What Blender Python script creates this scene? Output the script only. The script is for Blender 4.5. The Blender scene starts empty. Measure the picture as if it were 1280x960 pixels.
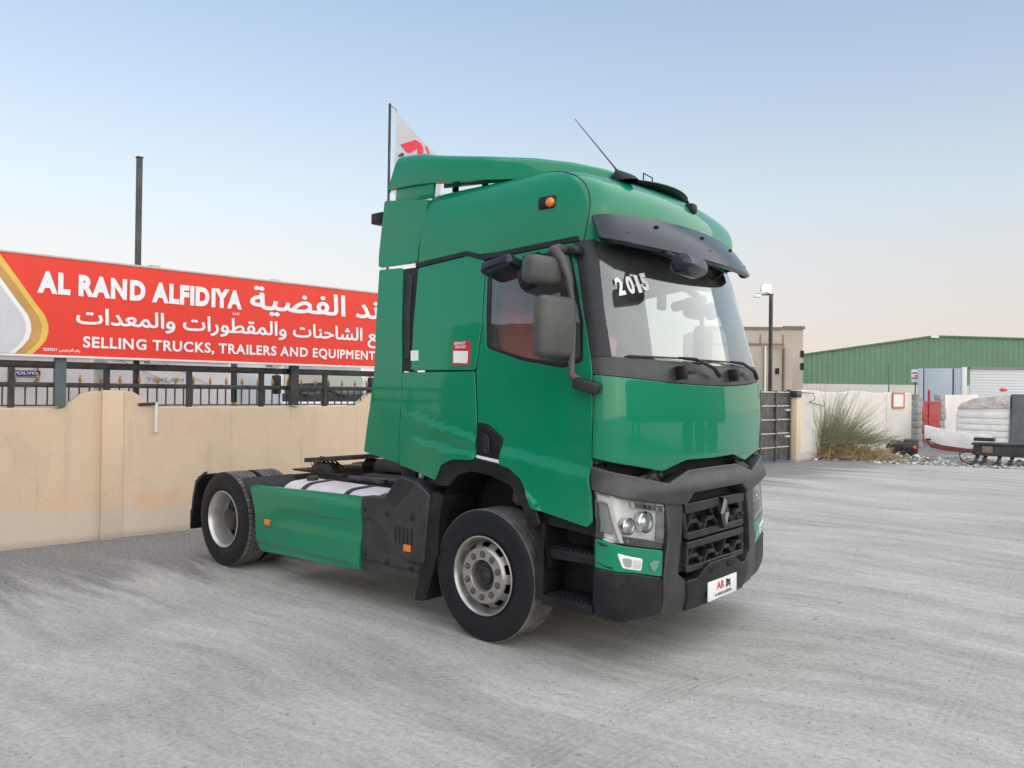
import bpy, bmesh, math, random
from mathutils import Vector, Matrix
from mathutils.geometry import tessellate_polygon, delaunay_2d_cdt
random.seed(7)
R = math.radians
SC = bpy.context.scene
COL = SC.collection

# ------------------------------------------------------------------ camera, sky, sun, exposure
CAM_LOC = Vector((4.124, -5.699, 1.921))
CF = Vector((-0.652305, 0.757904, 0.008958)); CR = Vector((0.757950, 0.652204, 0.011925)); CU = Vector((-0.003196, -0.014569, 0.999889))
cam_data = bpy.data.cameras.new('camera')
cam_data.sensor_fit = 'HORIZONTAL'; cam_data.sensor_width = 36.0; cam_data.lens = 27.85
cam_data.clip_start = 0.05; cam_data.clip_end = 3000
cam = bpy.data.objects.new('camera', cam_data); COL.objects.link(cam)
cam.matrix_world = Matrix(((CR.x, CU.x, -CF.x, CAM_LOC.x), (CR.y, CU.y, -CF.y, CAM_LOC.y), (CR.z, CU.z, -CF.z, CAM_LOC.z), (0, 0, 0, 1)))
SC.camera = cam

SUN_AZ = R(96)      # clockwise from +Y: the sun stands low behind the camera, to the right
SUN_EL = R(14)
world = bpy.data.worlds.new('World'); SC.world = world; world.use_nodes = True
wn = world.node_tree; wn.nodes.clear()
def wnode(kind, **kw):
    n = wn.nodes.new('ShaderNode' + kind)
    for k, v in kw.items(): setattr(n, k, v)
    return n
sky = wnode('TexSky'); sky.sky_type = 'NISHITA'; sky.sun_disc = False
sky.sun_elevation = SUN_EL; sky.sun_rotation = SUN_AZ
sky.altitude = 0; sky.air_density = 1.0; sky.dust_density = 3.0; sky.ozone_density = 2.0
bg_sky = wnode('Background'); bg_sky.inputs['Strength'].default_value = 0.10
wn.links.new(sky.outputs[0], bg_sky.inputs[0])
# the hazy evening air of the photograph: pale and warm at the horizon all round, blue above,
# a little brighter towards and away from the sun than across it
sep = wnode('SeparateXYZ')
tcw = wnode('TexCoord'); wn.links.new(tcw.outputs['Generated'], sep.inputs[0])
rmp = wnode('ValToRGB'); wn.links.new(sep.outputs['Z'], rmp.inputs[0])
STOPS = [(0.0, (0.76, 0.665, 0.595)), (0.06, (0.755, 0.68, 0.625)), (0.14, (0.70, 0.69, 0.68)), (0.22, (0.61, 0.69, 0.745)), (0.32, (0.475, 0.59, 0.715)), (0.44, (0.36, 0.48, 0.655)), (1.0, (0.23, 0.36, 0.58))]
while len(rmp.color_ramp.elements) < len(STOPS): rmp.color_ramp.elements.new(0.5)
for e, (p_, c_) in zip(rmp.color_ramp.elements, STOPS): e.position = p_; e.color = (*c_, 1)
dot = wnode('VectorMath', operation='DOT_PRODUCT'); wn.links.new(tcw.outputs['Generated'], dot.inputs[0])
dot.inputs[1].default_value = (math.sin(SUN_AZ), math.cos(SUN_AZ), 0.0)
sq = wnode('Math', operation='MULTIPLY'); wn.links.new(dot.outputs['Value'], sq.inputs[0]); wn.links.new(dot.outputs['Value'], sq.inputs[1])
ph = wnode('Math', operation='MULTIPLY_ADD'); wn.links.new(sq.outputs[0], ph.inputs[0]); ph.inputs[1].default_value = 0.24; ph.inputs[2].default_value = 0.98
bg_haze = wnode('Background'); wn.links.new(rmp.outputs[0], bg_haze.inputs[0]); wn.links.new(ph.outputs[0], bg_haze.inputs['Strength'])
wmix = wnode('MixShader'); wmix.inputs[0].default_value = 0.85
wn.links.new(bg_sky.outputs[0], wmix.inputs[1]); wn.links.new(bg_haze.outputs[0], wmix.inputs[2])
wo = wnode('OutputWorld'); wn.links.new(wmix.outputs[0], wo.inputs[0])
sun_data = bpy.data.lights.new('sun', 'SUN'); sun_data.energy = 3.0; sun_data.angle = R(150); sun_data.color = (1.0, 0.91, 0.80)
sun = bpy.data.objects.new('sun', sun_data); COL.objects.link(sun)
sdir = Vector((math.sin(SUN_AZ) * math.cos(R(38)), math.cos(SUN_AZ) * math.cos(R(38)), math.sin(R(38))))
sun.rotation_euler = (-sdir).to_track_quat('-Z', 'Y').to_euler(); sun.location = sdir * 60
SC.view_settings.view_transform = 'Standard'; SC.view_settings.look = 'None'
SC.view_settings.exposure = 0.30; SC.view_settings.gamma = 1.0; SC.view_settings.use_curve_mapping = False
SC.render.engine = 'CYCLES'
SC.cycles.max_bounces = 6; SC.cycles.transparent_max_bounces = 10

# ------------------------------------------------------------------ materials
MATS = {}
def new_mat(name):
    m = bpy.data.materials.new(name); m.use_nodes = True; nt = m.node_tree
    return m, nt, nt.nodes['Principled BSDF']
def N(nt, kind, **kw):
    n = nt.nodes.new('ShaderNode' + kind)
    for k, v in kw.items():
        if k in n.inputs: n.inputs[k].default_value = v
        else: setattr(n, k, v)
    return n
def coords(nt, scale=(1, 1, 1), rot=(0, 0, 0)):
    tc = N(nt, 'TexCoord'); mp = N(nt, 'Mapping')
    mp.inputs['Scale'].default_value = scale; mp.inputs['Rotation'].default_value = rot
    nt.links.new(tc.outputs['Object'], mp.inputs[0]); return mp.outputs[0]
def ramp(nt, fac, stops):
    r = N(nt, 'ValToRGB'); e = r.color_ramp.elements
    while len(e) < len(stops): e.new(0.5)
    for i, (p, c) in enumerate(stops):
        e[i].position = p; e[i].color = (*c, 1) if len(c) == 3 else c
    nt.links.new(fac, r.inputs[0]); return r.outputs[0]
def noise(nt, vec, scale, detail=6, rough=0.6, dist=0.0):
    n = N(nt, 'TexNoise'); n.inputs['Scale'].default_value = scale; n.inputs['Detail'].default_value = detail
    n.inputs['Roughness'].default_value = rough; n.inputs['Distortion'].default_value = dist
    nt.links.new(vec, n.inputs['Vector']); return n.outputs['Fac']
def mixc(nt, fac, a, b, mode='MIX'):
    m = N(nt, 'Mix', data_type='RGBA', blend_type=mode)
    for idx, val in ((0, fac), (6, a), (7, b)):
        if isinstance(val, (int, float)): m.inputs[idx].default_value = val
        elif isinstance(val, tuple): m.inputs[idx].default_value = (*val, 1) if len(val) == 3 else val
        else: nt.links.new(val, m.inputs[idx])
    return m.outputs[2]
def mathn(nt, op, a, b=0.0, clamp=False):
    m = N(nt, 'Math', operation=op); m.use_clamp = clamp
    for i, v in enumerate((a, b)):
        if isinstance(v, (int, float)): m.inputs[i].default_value = v
        else: nt.links.new(v, m.inputs[i])
    return m.outputs[0]
def bump(nt, h, strength, dist=0.01):
    b = N(nt, 'Bump'); b.inputs['Strength'].default_value = strength; b.inputs['Distance'].default_value = dist
    nt.links.new(h, b.inputs['Height']); return b.outputs[0]

def simple(name, col, rough=0.5, metal=0.0, coat=0.0, var=0.12, vscale=6.0, bmp=0.0, bscale=180.0, dust=0.0, dust_col=(0.36, 0.33, 0.29), spec=0.5, dscale=3.0):
    """a base colour with broken-up tone, roughness, fine relief and optional settled dust"""
    m, nt, b = new_mat(name)
    v = coords(nt)
    n1 = noise(nt, v, vscale, 7, 0.65)
    lo = tuple(c * (1 - var) for c in col); hi = tuple(min(1, c * (1 + var)) for c in col)
    c = ramp(nt, n1, [(0.3, lo), (0.7, hi)])
    if dust > 0:
        n2 = noise(nt, v, dscale, 8, 0.7)
        f = mathn(nt, 'MULTIPLY', ramp(nt, n2, [(0.42, (0, 0, 0)), (0.75, (1, 1, 1))]), dust)
        c = mixc(nt, f, c, dust_col)
    nt.links.new(c, b.inputs['Base Color'])
    rr = ramp(nt, noise(nt, v, vscale * 2.3, 5), [(0.25, (max(0.02, rough * 0.82),) * 3), (0.75, (min(1, rough * 1.18),) * 3)])
    nt.links.new(rr, b.inputs['Roughness'])
    b.inputs['Metallic'].default_value = metal; b.inputs['Specular IOR Level'].default_value = spec
    b.inputs['Coat Weight'].default_value = coat; b.inputs['Coat Roughness'].default_value = 0.04
    if bmp > 0:
        nt.links.new(bump(nt, noise(nt, v, bscale, 3), bmp, 0.003), b.inputs['Normal'])
    MATS[name] = m; return m

def paint(name, col, rough=0.32):
    m, nt, b = new_mat(name)
    v = coords(nt)
    big = noise(nt, v, 0.9, 4, 0.5); fine = noise(nt, v, 35.0, 6, 0.7)
    c = ramp(nt, big, [(0.3, tuple(x * 0.93 for x in col)), (0.7, tuple(x * 1.06 for x in col))])
    film = mathn(nt, 'MULTIPLY', ramp(nt, noise(nt, v, 2.2, 9, 0.72), [(0.45, (0, 0, 0)), (0.85, (1, 1, 1))]), 0.045)
    c = mixc(nt, film, c, (0.33, 0.31, 0.27))
    nt.links.new(c, b.inputs['Base Color'])
    b.inputs['Roughness'].default_value = rough
    b.inputs['Coat Weight'].default_value = 0.85; b.inputs['Coat IOR'].default_value = 1.45; b.inputs['Specular IOR Level'].default_value = 0.15
    cr = ramp(nt, mathn(nt, 'ADD', mathn(nt, 'MULTIPLY', fine, 0.4), mathn(nt, 'MULTIPLY', big, 0.6)), [(0.3, (0.02,) * 3), (0.8, (0.08,) * 3)])
    nt.links.new(cr, b.inputs['Coat Roughness'])
    wob = noise(nt, v, 2.6, 2, 0.4)
    nb = bump(nt, wob, 0.05, 0.03)
    nt.links.new(nb, b.inputs['Coat Normal']); nt.links.new(nb, b.inputs['Normal'])
    MATS[name] = m; return m

def glass(name, tint=(0.86, 0.94, 0.93), rough=0.02, refl=1.0, film=0.16):
    m = bpy.data.materials.new(name); m.use_nodes = True; nt = m.node_tree; nt.nodes.clear()
    o = N(nt, 'OutputMaterial'); t = N(nt, 'BsdfTransparent'); t.inputs[0].default_value = (*tint, 1)
    g = N(nt, 'BsdfGlossy'); g.inputs['Roughness'].default_value = rough; g.inputs[0].default_value = (0.95, 0.97, 0.97, 1)
    fr = N(nt, 'Fresnel'); fr.inputs['IOR'].default_value = 1.52
    f = mathn(nt, 'ADD', mathn(nt, 'MULTIPLY', fr.outputs[0], 2.0 * refl), .07 * refl, True)
    d = N(nt, 'BsdfDiffuse'); d.inputs[0].default_value = (0.52, 0.57, 0.53, 1)
    v = coords(nt)
    film = mathn(nt, 'MULTIPLY', ramp(nt, noise(nt, v, 3.0, 8, 0.7), [(0.4, (0.35,) * 3), (0.8, (1, 1, 1))]), film)
    mx0 = N(nt, 'MixShader'); nt.links.new(film, mx0.inputs[0]); nt.links.new(t.outputs[0], mx0.inputs[1]); nt.links.new(d.outputs[0], mx0.inputs[2])
    mx = N(nt, 'MixShader'); nt.links.new(f, mx.inputs[0]); nt.links.new(mx0.outputs[0], mx.inputs[1]); nt.links.new(g.outputs[0], mx.inputs[2])
    nt.links.new(mx.outputs[0], o.inputs[0]); MATS[name] = m; return m

GREEN = paint('green paint', (0.000, 0.210, 0.100))
DARKP = simple('dark grey plastic', (0.020, 0.022, 0.026), 0.45, var=0.15, bmp=0.25, dust=0.05, spec=.35)
GREYP = simple('mid grey plastic', (0.031, 0.031, 0.034), 0.38, var=0.12, bmp=0.2, dust=0.08)
BLACKP = simple('black plastic', (0.009, 0.010, 0.013), 0.42, var=0.2, bmp=0.25, dust=0.05, spec=.3)
VISORM = simple('slate visor plastic', (0.008, 0.012, 0.024), 0.24, var=0.1)
MIRRM = simple('grey mirror plastic', (0.062, 0.061, 0.060), 0.5, var=0.1, bmp=0.2, dust=0.1)
BLACKM = simple('black frame paint', (0.022, 0.022, 0.023), 0.5, var=0.3, bmp=0.3, dust=0.35, dust_col=(0.16, 0.14, 0.12))
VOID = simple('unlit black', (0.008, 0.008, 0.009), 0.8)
STEEL = simple('painted wheel steel', (0.47, 0.46, 0.44), 0.34, metal=0.8, var=0.14, vscale=14, dust=0.25, dust_col=(0.25, 0.21, 0.18), dscale=9)
BARREL = simple('rim alloy', (0.60, 0.59, 0.58), 0.36, metal=0.75, var=0.12, vscale=3, dust=0.2, dust_col=(0.3, 0.28, 0.26), dscale=2)
NUT = simple('rusty nut steel', (0.16, 0.12, 0.10), 0.6, metal=0.4, var=0.35, vscale=30)
TYRE = simple('tyre sidewall rubber', (0.007, 0.009, 0.012), 0.5, var=0.3, vscale=9, bmp=0.25, bscale=90, dust=0.06, dust_col=(0.10, 0.10, 0.10), spec=.35)
TREAD = simple('dusty tread rubber', (0.11, 0.105, 0.10), 0.9, var=0.3, vscale=12, bmp=0.5, bscale=70, dust=0.7, dust_col=(0.27, 0.26, 0.245))
ALU = simple('tank aluminium', (0.78, 0.78, 0.79), 0.42, metal=0.35, var=0.08, vscale=5, dust=0.25)
CHROME = simple('chrome', (0.72, 0.72, 0.72), 0.12, metal=1.0, var=0.06)
BOWL = simple('lamp reflector', (0.92, 0.92, 0.92), 0.2, metal=0.2, var=0.05)
DCHROME = simple('dark chrome', (0.17, 0.17, 0.17), 0.25, metal=1.0, var=0.1)
LENS = glass('lamp lens', (0.97, 0.98, 0.98), 0.03, .6, .02)
GLASS = glass('windscreen glass', (0.80, 0.93, 0.89), 0.015, 1.0, .15)
SGLASS = glass('side glass', (0.80, 0.84, 0.80), 0.015, .8, .14)
WHITEP = simple('white plastic', (0.78, 0.78, 0.77), 0.4, var=0.05)
DECALW = simple('white decal', (0.80, 0.80, 0.79), 0.5, var=0.04)
DECALR = simple('crimson decal', (0.50, 0.02, 0.035), 0.45, var=0.06)
DECALG = simple('grey blue decal', (0.30, 0.42, 0.44), 0.5, var=0.2)
INKR = simple('red print', (0.72, 0.015, 0.05), 0.5, var=0.05)
INKK = simple('black print', (0.02, 0.02, 0.025), 0.5)
AMBER = simple('amber lens', (0.85, 0.20, 0.02), 0.25, coat=0.6, var=0.08)
SEATR = simple('red seat cover', (0.66, 0.13, 0.10), 0.8, var=0.15, bmp=0.3)
SEATK = simple('dark seat cloth', (0.06, 0.06, 0.065), 0.85, var=0.2, bmp=0.3)
TRIM = simple('pale cab lining', (0.27, 0.265, 0.25), 0.8, var=0.08)
TRIMK = simple('dark cab lining', (0.10, 0.10, 0.10), 0.7, var=0.1)

# ------------------------------------------------------------------ object helpers
def tag(o, label=None, cat=None, group=None, kind=None):
    if label: o['label'] = label
    if cat: o['category'] = cat
    if group: o['group'] = group
    if kind: o['kind'] = kind
    return o
ORIGIN = {}
def thing(name, label, cat, loc=(0, 0, 0), group=None, rz=0.0):
    o = bpy.data.objects.new(name, None); COL.objects.link(o)
    o.location = loc; o.rotation_euler = (0, 0, rz); o.empty_display_size = 0.3
    ORIGIN[o.name] = Matrix.Translation(Vector(loc)) @ Matrix.Rotation(rz, 4, 'Z')
    tag(o, label, cat, group); return o
def link(me, name, mat, parent=None):
    o = bpy.data.objects.new(name, me); COL.objects.link(o)
    if mat is not None and len(me.materials) == 0: me.materials.append(mat)
    if parent is not None:
        o.parent = parent
        base = parent
        while base.parent is not None: base = base.parent
        if base.name in ORIGIN and parent is base:
            o.matrix_parent_inverse = ORIGIN[base.name].inverted()
    return o
def finish(bm, name, mat, parent=None, ang=38, smooth=True):
    me = bpy.data.meshes.new(name)
    bm.normal_update(); bm.to_mesh(me); bm.free()
    if smooth:
        me.polygons.foreach_set('use_smooth', [True] * len(me.polygons))
        me.set_sharp_from_angle(angle=R(ang))
    return link(me, name, mat, parent)

class MB:
    """collects solid pieces of ONE part; build() makes it one mesh object"""
    def __init__(s): s.bm = bmesh.new()
    def faces(s, vs, fs):
        v = [s.bm.verts.new(p) for p in vs]
        for f in fs:
            try: s.bm.faces.new([v[i] for i in f])
            except ValueError: pass
        return v
    def box(s, c, d, rot=None, taper=1.0, bev=0.0, seg=2):
        c = Vector(c); h = Vector(d) * 0.5
        m = rot.to_matrix() if rot is not None and hasattr(rot, 'to_matrix') else (rot or Matrix.Identity(3))
        vs = []
        for z in (-1, 1):
            k = taper if z > 0 else 1.0
            for x, y in ((-1, -1), (1, -1), (1, 1), (-1, 1)):
                vs.append(c + m @ Vector((x * h.x * k, y * h.y * k, z * h.z)))
        v = s.faces(vs, [(3, 2, 1, 0), (4, 5, 6, 7), (0, 1, 5, 4), (1, 2, 6, 5), (2, 3, 7, 6), (3, 0, 4, 7)])
        if bev > 0:
            es = {e for q in v for e in q.link_edges}
            bmesh.ops.bevel(s.bm, geom=list(es), offset=bev, segments=seg, profile=0.5, affect='EDGES')
        return s
    def bar(s, a, b, w, h, up=(0, 0, 1), bev=0.0):
        a = Vector(a); b = Vector(b); d = (b - a); L = d.length; d.normalize()
        u = Vector(up); side = d.cross(u)
        if side.length < 1e-4: side = d.cross(Vector((1, 0, 0)))
        side.normalize(); u = side.cross(d)
        m = Matrix((d, side, u)).transposed()
        return s.box((a + b) * 0.5, (L, w, h), m, bev=bev)
    def tube(s, path, r, n=8, cap=True):
        path = [Vector(p) for p in path]
        rr = r if isinstance(r, (list, tuple)) else [r] * len(path)
        rings = []
        prev = None
        for i, p in enumerate(path):
            t = (path[min(i + 1, len(path) - 1)] - path[max(i - 1, 0)]).normalized()
            a = Vector((0, 0, 1)) if abs(t.z) < 0.9 else Vector((1, 0, 0))
            if prev is not None: a = prev
            x = t.cross(a).normalized(); y = x.cross(t).normalized(); prev = y
            rings.append([s.bm.verts.new(p + (x * math.cos(2 * math.pi * k / n) + y * math.sin(2 * math.pi * k / n)) * rr[i]) for k in range(n)])
        for A, B in zip(rings, rings[1:]):
            for k in range(n): s.bm.faces.new((A[k], A[(k + 1) % n], B[(k + 1) % n], B[k]))
        if cap:
            s.bm.faces.new(rings[0][::-1]); s.bm.faces.new(rings[-1])
        return s
    def lathe(s, prof, c=(0, 0, 0), axis='y', n=48, closed=False, a0=0.0, a1=2 * math.pi):
        """prof: (radius, position along the axis)"""
        c = Vector(c); full = abs(a1 - a0 - 2 * math.pi) < 1e-6
        m = n if full else n + 1
        rings = []
        for (r, h) in prof:
            ring = []
            for k in range(m):
                a = a0 + (a1 - a0) * k / n
                p = {'y': Vector((r * math.cos(a), h, r * math.sin(a))), 'z': Vector((r * math.cos(a), r * math.sin(a), h)), 'x': Vector((h, r * math.cos(a), r * math.sin(a)))}[axis]
                ring.append(s.bm.verts.new(c + p))
            rings.append(ring)
        pairs = list(zip(rings, rings[1:])) + ([(rings[-1], rings[0])] if closed else [])
        for A, B in pairs:
            for k in range(n if full else n):
                k2 = (k + 1) % m
                try: s.bm.faces.new((A[k], A[k2], B[k2], B[k]))
                except ValueError: pass
        return s
    def prism(s, poly, fn, t0, t1, bev=0.0, seg=2):
        """poly in 2D, fn(a, b, t) -> point"""
        n = len(poly)
        vs = [fn(a, b, t0) for a, b in poly] + [fn(a, b, t1) for a, b in poly]
        v = s.faces(vs, [tuple(range(n)), tuple(range(2 * n - 1, n - 1, -1))] + [(i, i + n, (i + 1) % n + n, (i + 1) % n) for i in range(n)])
        if bev > 0:
            es = {e for q in v for e in q.link_edges}
            bmesh.ops.bevel(s.bm, geom=list(es), offset=bev, segments=seg, profile=0.5, affect='EDGES')
        return s
    def ball(s, c, r, sc=(1, 1, 1), seg=16, ring=10):
        res = bmesh.ops.create_uvsphere(s.bm, u_segments=seg, v_segments=ring, radius=r)
        for v in res['verts']: v.co = Vector((v.co.x * sc[0], v.co.y * sc[1], v.co.z * sc[2])) + Vector(c)
        return s
    def build(s, name, mat, parent=None, ang=38, fix=True):
        if fix: bmesh.ops.recalc_face_normals(s.bm, faces=s.bm.faces)
        return finish(s.bm, name, mat, parent, ang)

def rp(poly, r=0.03, n=3):
    """rounds the corners of a 2D outline"""
    out = []; k = len(poly)
    for i in range(k):
        p = Vector(poly[i]); a = Vector(poly[i - 1]); b = Vector(poly[(i + 1) % k])
        da = (a - p); db = (b - p); q = min(r, da.length * 0.45, db.length * 0.45)
        A = p + da.normalized() * q; B = p + db.normalized() * q
        for j in range(n + 1):
            t = j / n
            out.append(tuple(A * (1 - t) ** 2 + p * 2 * t * (1 - t) + B * t * t))
    return out
def sym(right):
    """closes a right-hand outline (u, z) with its mirror image"""
    return list(right) + [(-u, z) for u, z in reversed(right) if abs(u) > 1e-6]
# ================================================================== the green tractor unit
def ip0(z, tab):
    for (a, va), (b, vb) in zip(tab, tab[1:]):
        if z <= b: return va + (vb - va) * max(0.0, (z - a) / (b - a))
    return tab[-1][1]
XC = [(0.3, 1.30), (0.45, 1.35), (.95, 1.35), (1.25, 1.32), (1.36, 1.29), (1.75, 1.30), (2.03, 1.285), (2.15, 1.26), (2.95, 1.05), (3.1, .98)]
XK = [(0.3, 1.12), (0.45, 1.19), (.95, 1.19), (1.25, 1.17), (1.36, 1.15), (1.75, 1.16), (2.03, 1.15), (2.15, 1.13), (2.95, .92), (3.1, .86)]
WW = [(0.3, 1.22), (0.45, 1.240), (1.2, 1.243), (1.65, 1.250), (2.0, 1.243), (2.5, 1.198), (2.95, 1.135), (3.1, 1.11)]
def soften(tab, w=0.05, z0=0.2, z1=3.8, h=0.004):
    n = int((z1 - z0) / h) + 1
    return [sum(ip0(z0 + i * h + k * w / 3, tab) * c for k, c in ((-3, 1), (-2, 2), (-1, 3), (0, 4), (1, 3), (2, 2), (3, 1))) / 16 for i in range(n)]
XC, XK, WW = soften(XC), soften(XK), soften(WW)
def ip(z, tab):
    q = min(max((z - 0.2) / 0.004, 0.0), len(tab) - 1.001); i = int(q); k = q - i
    return tab[i] * (1 - k) + tab[i + 1] * k
def plan(u, xc, xk, W, z, r=0.15, T=0.015):
    s = -1 if u >= 0 else 1; a = abs(u); Wf = W - T
    fr = lambda y: xc - (xc - xk) * (y / Wf) ** 2
    if a <= 1:
        y = a * (Wf - r); return Vector((fr(y), s * y, z))
    yA = Wf - r; xA = fr(yA); dA = -(xc - xk) * 2 * yA / Wf ** 2; xB = xk - r
    sd = lambda x: W - T * max(0, min(1.0, (x - (xk - 1.0))))
    yB = sd(xB)
    y = (yB - T * (xA - dA * yA - xB)) / (1 + T * dA); x = xA + dA * (y - yA)
    if a <= 1.3:
        k = (a - 1) / .3
        return Vector(((1 - k) ** 2 * xA + 2 * k * (1 - k) * x + k * k * xB, s * ((1 - k) ** 2 * yA + 2 * k * (1 - k) * y + k * k * yB), z))
    X = xB - (a - 1.3)
    return Vector((X, s * sd(X), z))
def hull(u, z): return plan(u, ip(z, XC), ip(z, XK), ip(z, WW), z)
def hull_n(fn, u, z):
    e = 0.004
    n = (fn(u + e, z) - fn(u - e, z)).cross(fn(u, z + e) - fn(u, z - e))
    n.normalize(); p = fn(u, z)
    return n if n.dot(Vector((p.x * 0.6, p.y, 0))) > 0 else -n

def panel(name, poly, mat, parent, fn=hull, th=0.022, off=0.0, disp=None, holes=(), step=0.06, ch=0.004, side=1):
    """a body panel: an outline in (u, z) cut fine, laid on the cab's surface fn, with a rounded edge turned inwards"""
    loops = [[Vector((a, b, 0)) for a, b in poly]] + [[Vector((a, b, 0)) for a, b in h] for h in holes]
    flat = [v for l in loops for v in l]
    bm = bmesh.new()
    vs = [bm.verts.new(v) for v in flat]
    for t in tessellate_polygon(loops):
        try: bm.faces.new([vs[i] for i in t])
        except ValueError: pass
    us = [p[0] for p in poly]; zs = [p[1] for p in poly]
    def cut(lo, hi, axis, st):
        n = int((hi - lo) / st)
        for i in range(1, n + 1):
            c = lo + (hi - lo) * i / (n + 1)
            co = (c, 0, 0) if axis == 0 else (0, c, 0); no = (1, 0, 0) if axis == 0 else (0, 1, 0)
            bmesh.ops.bisect_plane(bm, geom=bm.verts[:] + bm.edges[:] + bm.faces[:], plane_co=co, plane_no=no, dist=1e-5)
    cut(min(us), max(us), 0, step); cut(min(zs), max(zs), 1, step)
    bmesh.ops.remove_doubles(bm, verts=bm.verts[:], dist=1e-5)
    nor = {}; shade = {}
    def surf(u, z): return fn(u, z) + hull_n(fn, u, z) * (off + (disp(abs(u), z) if disp else 0.0))
    for v in bm.verts:
        u, z = v.co.x * side, v.co.y
        n = hull_n(fn, u, z); v.co = surf(u, z); nor[v] = n
        if disp:
            d = (surf(u + .006, z) - surf(u - .006, z)).cross(surf(u, z + .006) - surf(u, z - .006)).normalized()
            shade[v] = d if d.dot(n) > 0 else -d
        else: shade[v] = n
    bm.normal_update()
    if bm.faces:
        acc = sum(f.normal.dot(nor[f.verts[0]]) * f.calc_area() for f in bm.faces)
        if acc < 0: bmesh.ops.reverse_faces(bm, faces=bm.faces[:])
    bm.normal_update()
    be = [e for e in bm.edges if e.is_boundary]
    out = {}
    for e in be:
        f = e.link_faces[0]; mid = f.calc_center_median(); d = (e.verts[1].co - e.verts[0].co).normalized()
        o = d.cross(nor[e.verts[0]])
        if o.dot((e.verts[0].co + e.verts[1].co) / 2 - mid) < 0: o = -o
        for v in e.verts: out[v] = out.get(v, Vector()) + o
    r1 = {v: bm.verts.new(v.co + o.normalized() * ch - nor[v] * ch) for v, o in out.items()}
    r2 = {v: bm.verts.new(r1[v].co - nor[v] * th) for v in out}
    for e in be:
        f = e.link_faces[0]; a, b = e.verts
        for lp in f.loops:
            if lp.edge == e: a, b = lp.vert, lp.link_loop_next.vert
        bm.faces.new((b, a, r1[a], r1[b])); bm.faces.new((r1[b], r1[a], r2[a], r2[b]))
    # shading normals: the true surface on the sheet, plain faces round the edge
    bm.verts.index_update(); bm.faces.ensure_lookup_table(); bm.normal_update()
    sheet = set(shade)
    custom = []
    for f in bm.faces:
        top = all(v in sheet for v in f.verts)
        for lp in f.loops:
            if top: custom.append(shade[lp.vert])
            elif lp.vert in sheet: custom.append((shade[lp.vert] + f.normal).normalized())
            else: custom.append(f.normal.copy())
    o = finish(bm, name, mat, parent, 50)
    o.data.normals_split_custom_set([tuple(c) for c in custom])
    return o
def pair(name, poly, mat, parent, **k):
    a = panel(name, poly, mat, parent, side=1, **k); b = panel(name, poly, mat, parent, side=-1, **k); return a, b
def sst(x): x = max(0.0, min(1.0, x)); return x * x * (3 - 2 * x)

truck = thing('semi_truck', 'bright green tractor unit with dark bumper, roof deflector and sun visor, parked on the gravel', 'truck', (0, 0, 0))

# ---- side panels
def line(p, q): return lambda u: p[1] + (q[1] - p[1]) * (u - p[0]) / (q[0] - p[0])
L1 = line((3.20, 1.765), (2.36, 1.58)); L2 = line((3.20, 1.545), (2.35, 1.455)); LD = line((2.10, 1.53), (1.27, 1.41))
def d_sleeper(u, z):
    k = sst((3.25 - u) / 0.7)
    return 0.030 * k * sst((L1(u) - z) / 0.05) - 0.020 * k * sst((L1(u) - 0.06 - z) / 0.10) + 0.042 * k * sst((L2(u) - z) / 0.05)
def d_door(u, z):
    d = 0.042 * sst((LD(u) - z) / 0.10)
    # flare rising over the wheel arch towards the rear bottom of the door
    d += 0.016 * sst((u - (1.70 + .28 * sst((z - 1.02) / .35))) / .05) * sst((1.36 - z) / .1)
    return d
pair('sleeper_panel', rp([(2.935, 2.955), (2.34, 3.0), (2.175, 2.945), (2.265, 2.47), (2.395, 2.085), (3.125, 2.09)], .02), GREEN, truck)
pair('sleeper_panel', rp([(3.235, 2.065), (2.40, 2.065), (2.375, 1.67), (2.355, 1.395), (2.58, 1.385), (2.72, 1.33), (2.81, 1.205), (3.265, 1.29)], .015), GREEN, truck, disp=d_sleeper, step=0.035)
win = [(2.14, 2.86), (2.235, 2.255), (1.91, 2.16), (1.55, 2.105), (1.38, 2.145), (1.335, 2.43), (1.35, 2.81), (1.365, 2.92), (1.42, 2.945)]
grow = lambda poly, k: [tuple(Vector(p) + (Vector(p) - sum((Vector(q) for q in poly), Vector((0, 0))) / len(poly)).normalized() * k) for p in poly]
door_poly = rp([(2.155, 2.94), (1.31, 2.995), (1.305, 2.03), (1.305, 1.43), (1.305, 1.04), (1.34, 1.005), (1.81, 1.085), (1.90, 1.285), (2.00, 1.355), (2.095, 1.375), (2.095, 1.575), (2.24, 1.665), (2.355, 1.68), (2.375, 2.08), (2.25, 2.47)], .012)
for s in (1, -1):
    door = panel('door', door_poly, GREEN, truck, disp=d_door, holes=[rp(grow(win, .022), .03)], step=0.04, side=s)
    panel('window_frame', rp(grow(win, .020), .03), BLACKP, door, holes=[rp(grow(win, -.012), .03)], off=-.004, th=.03, side=s)
    panel('window_glass', rp(grow(win, -.010), .03), SGLASS, door, off=-.018, th=.002, side=s)
    panel('inner_trim', door_poly, TRIMK, door, off=-.07, holes=[rp(grow(win, -.004), .03)], th=.01, step=.15, side=s)
    h = panel('door_handle', rp([(2.35, 1.665), (2.245, 1.655), (2.10, 1.575), (2.10, 1.405), (2.345, 1.43)], .012), BLACKP, door, off=.018, th=.05, side=s)
    panel('grip', rp([(2.275, 1.60), (2.215, 1.57), (2.205, 1.45), (2.265, 1.455)], .015), DARKP, door, off=.034, th=.014, side=s)
    panel('reflector_strip', [(2.345, 1.425), (2.10, 1.40), (2.10, 1.365), (2.35, 1.392)], WHITEP, door, off=.020, th=.04, side=s)
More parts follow.
